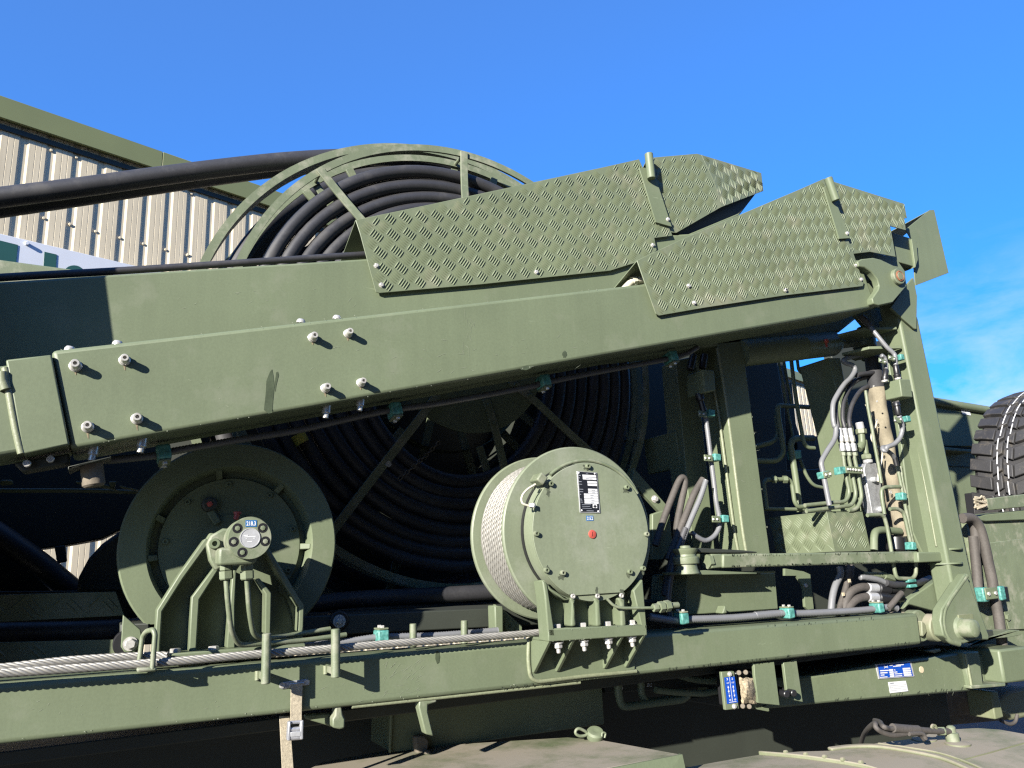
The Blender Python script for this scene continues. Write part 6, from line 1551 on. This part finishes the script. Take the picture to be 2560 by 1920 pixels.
prism("upper_plate", fY((-500, -160), (560, -180), (1700, -260), (1750, 260), (1180, 300), (1000, 560), (830, 640), (560, 690), (240, 735), (0, 620), (-500, 560)), 2.85, 0.10, "shade_dark_green", bz)  # boom shade on these plates is painted in by the dark colour
prism("lower_plate", fY((-500, 560), (0, 700), (160, 830), (520, 1080), (-500, 1100)), 2.75, 0.03, "shade_dark_green", bz)
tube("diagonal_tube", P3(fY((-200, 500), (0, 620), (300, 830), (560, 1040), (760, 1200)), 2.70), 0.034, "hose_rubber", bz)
prism("hanging_stub", fY((440, 700), (530, 690), (545, 825), (465, 842)), 2.84, 0.03, "shade_dark_green", bz)
prism("curved_guard", fY((1000, 560), (1180, 500), (1180, 1080), (620, 1080), (640, 950), (720, 800), (830, 680)), 2.55, 0.10, "shade_dark_green", bz, bevel=0.01)
tube("cross_bar", P3(fY((-300, 245), (0, 248), (700, 250), (1120, 262)), 2.45), 0.006, "olive_paint", bz)
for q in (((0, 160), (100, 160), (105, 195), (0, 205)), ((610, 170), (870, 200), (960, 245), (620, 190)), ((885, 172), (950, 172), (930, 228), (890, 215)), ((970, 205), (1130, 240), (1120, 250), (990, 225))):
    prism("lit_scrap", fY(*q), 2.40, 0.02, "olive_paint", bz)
# rear machinery wall closing the bay behind the reels
rw = thing("machinery_wall", "machinery wall painted dark as shade behind the hose reels", "machine wall", at(1100, 1500, 3.6))
prism("wall_plate", [(560, 860), (1760, 820), (1780, 1560), (520, 1620)], 3.55, 0.08, "shade_dark_green", rw)  # dark colour paints the shade behind the reels
prism("floor_plate", [(300, 1560), (1700, 1500), (1700, 1545), (300, 1615)], 2.20, 1.3, "shade_dark_green", rw)
# sunlit roof patch above the far boom at left edge
lr = thing("cab_roof", "sunlit pale olive vehicle roof edge between sign and far boom", "vehicle roof", at(60, 720, 3.6))
prism("roof_panel", [(-420, 600), (0, 648), (210, 676), (420, 705), (420, 760), (-420, 800)], 3.6, 0.5, "olive_paint_worn", lr, bevel=0.01)
# unseen superstructure at left: collar inferred from its shadow, blocks added to shade the bay
ls = thing("crane_superstructure", "unseen olive crane body with added shade blocks beyond the left edge", "crane body", at(-900, 1700, 2.4))
box("bay_shade_plate", (-1.65, 2.165, 1.80), (2.75, 0.02, 0.62), "olive_paint", ls, bevel=0.004)  # unseen plate added to keep sun out of the bay
box("body", (at(-700, 1000, 2.45).x - 0.55, 2.75, 1.75), (0.9, 1.0, 1.5), "olive_paint", ls, bevel=0.02)
collar = [at(x, y, 1.945) for x, y in ((-700, 100), (-250, 80), (-200, 640), (-192, 690), (-160, 715), (-145, 760), (-140, 900), (-700, 960))]
box("rear_shade_box", (-1.6, 2.66, 2.0), (2.1, 0.5, 1.5), "olive_paint", ls, bevel=0.02)  # unseen box added to block sun from the bay plates
slab("boom_collar", collar, (0, 0.05, 0), "olive_paint", ls, bevel=0.01)

# truck undercarriage below and behind the frame
uc_ = thing("truck_undercarriage", "truck undercarriage painted dark as shade below the base beam", "undercarriage", (1.5, 2.9, 0.0))
box("frame_box", (0.6, 2.95, 0.95), (5.8, 0.9, 0.75), "shade_dark_green", uc_)  # shade under the truck is put into the dark colour
box("deck", (0.6, 2.9, 1.345), (5.6, 1.48, 0.03), "shade_dark_green", uc_)
for x in (-0.6, 0.9):
    lathe("road_wheel", (x, 2.3, 0.55), AX, [(0, 0.1), (0.28, 0.1), (0.32, 0.0), (0.5, 0.0), (0.55, 0.04), (0.55, 0.32), (0.5, 0.36), (0, 0.36)], "tyre_rubber", uc_, seg=48)
bkw = thing("bay_machinery", "machinery painted dark as shade, closing the bay behind the columns", "machinery", at(2050, 1500, 3.0))
prism("back_plate", [(1600, 820), (1960, 880), (1978, 1020), (2000, 1090), (2110, 1090), (2075, 860), (2230, 850), (2420, 1420), (2430, 1640), (1560, 1700)], 3.05, 0.06, "shade_dark_green", bkw)  # dark plates added to fill the bay with painted shade
prism("side_block", [(1690, 1300), (1990, 1270), (2330, 1260), (2380, 1560), (1690, 1600)], 2.62, 0.3, "shade_dark_green", bkw)

yard = thing("fill_blocker_shed", "unseen brick shed added behind the viewer to block sky fill", "building", (18, -11, 0))  # unseen building added to cut sky fill on shaded faces
box("blocker_wall", (17, -11, 4.6), (46, 1.0, 9.2), "brick_dark", yard)
box("blocker_roof", (17, -14, 9.4), (47, 8.0, 0.4), "asphalt", yard)

# ================================================================== WEATHER MARKS
def ticks(name, parent, edges, Y, m, n, lmin, lmax, wpx, lean=0.0, jitter=1.5):
    """short runs of water hanging at an edge: edges = list of (x0, y0, x1, y1) measured lines"""
    v, f = [], []
    for (x0, y0, x1, y1) in edges:
        k = int(n * abs(x1 - x0) / 100)
        for i in range(k):
            t = random.random(); x = x0 + (x1 - x0) * t; y = y0 + (y1 - y0) * t + random.uniform(-jitter, 0)
            l = random.uniform(lmin, lmax); w = random.uniform(0.5, 1.0) * wpx
            o = len(v)
            v += [at(*p, Y) for p in ((x - w / 2 + lean * l, y - l), (x + w / 2 + lean * l, y - l * 0.9), (x + w / 2, y), (x - w / 2, y))]
            f.append([o, o + 1, o + 2, o + 3])
    if v:
        o = finish(name, v, f, m, parent, smooth=0); o["kind"] = "stuff"
mat("wet_paint", (0.075, 0.09, 0.06), 0.25, var=0.2, vscale=50)
ticks("drip_marks", bframe, [(1650, bb(1650) - 3, 2290, bb(2290) - 3), (1250, bb(1250) - 2, 1500, bb(1500) - 2)], B_Y - 0.0008, "wet_paint", 9, 3, 8, 3.0, lean=0.35)
ticks("drip_marks", bframe, [(1900, bt(1900) + 10, 2200, bt(2200) + 10)], B_Y - 0.0008, "wet_paint", 6, 2, 8, 1.6, lean=0.1, jitter=6)
ticks("drip_marks", og, [(2080, 1754, 2420, 1726)], O_Y - 0.0008, "wet_paint", 7, 3, 10, 3.0, lean=0.4)
ticks("drip_marks", ar, [(1830, 1393, 2250, 1387)], 2.0192, "wet_paint", 12, 2, 7, 1.8, lean=0.1, jitter=4)
ticks("drip_marks", ar, [(1830, 1419, 2290, 1406)], 2.0192, "wet_paint", 26, 2, 6, 4.0)
def scratches(parent, box_, Y, n, lmax, ang, m="scratch"):
    v, f = [], []
    for i in range(n):
        x = random.uniform(box_[0], box_[2]); y = random.uniform(box_[1], box_[3])
        a = ang + random.gauss(0, 0.35); l = random.uniform(0.25, 1) * lmax; w = random.uniform(0.35, 0.9)
        dx, dy = math.cos(a) * l / 2, math.sin(a) * l / 2; nx, ny = -math.sin(a) * w / 2, math.cos(a) * w / 2
        o = len(v)
        v += [at(*p, Y) for p in ((x - dx, y - dy), (x + nx, y + ny), (x + dx, y + dy), (x - nx, y - ny))]; f.append([o, o + 1, o + 2, o + 3])
    o = finish("scratch_marks", v, f, m, parent, smooth=0); o["kind"] = "stuff"
mat("scratch", (0.30, 0.33, 0.24), 0.6, var=0.1)
scratches(bframe, (960, 1650, 1060, 1735), B_Y - 0.0008, 46, 34, -0.75)
scratches(bframe, (700, 1680, 950, 1760), B_Y - 0.0008, 10, 22, -0.6)
scratches(bframe, (30, 1740, 620, 1800), B_Y - 0.0008, 14, 16, -0.5)
scratches(fb, (700, 840, 1500, 930), BY - 0.0008, 34, 22, -0.3)
scratches(fb, (1150, 780, 1200, 900), BY - 0.0008, 14, 40, 1.35)
scratches(fb, (250, 930, 600, 1040), BY - 0.0008, 12, 16, 0.2)
scratches(rb, (420, 720, 900, 790), RY - 0.0008, 16, 20, -0.2)
scratches(col, (1835, 1080, 1900, 1360), C_Y - 0.0008, 16, 22, -0.1)
scratches(og, (2130, 1670, 2390, 1740), O_Y - 0.0009, 22, 14, 1.2)
quadpatch("grease_smear", fJ((1352, 850), (1372, 848), (1382, 890), (1376, 930), (1362, 940), (1350, 905)), B_Y - 0.0009, "grease", bframe)

# paint chips along worn edges
ticks("chip_marks", fb, [(140, 877, 2100, 657)], BY - 0.0009, "scratch", 1.3, 1.0, 2.6, 2.6, jitter=4)
ticks("chip_marks", fb, [(190, 1121, 1400, 909)], BY - 0.0009, "scratch", 1.2, 1.0, 3.0, 2.4, jitter=5)
ticks("chip_marks", bframe, [(20, bb(20) - 4, 1300, bb(1300) - 4)], B_Y - 0.0009, "scratch", 1.6, 1.0, 3.2, 3.0, jitter=6)
ticks("chip_marks", col, [(1822, 1040, 1866, 1370), (1876, 1010, 1924, 1370)], C_Y - 0.0009, "scratch", 14, 1.5, 5, 1.6)
ticks("chip_marks", wi, [(1372, 1606, 1616, 1590), (1372, 1580, 1616, 1562)], WC_Y - 0.0006, "scratch", 5, 1.0, 2.4, 2.4, jitter=2)
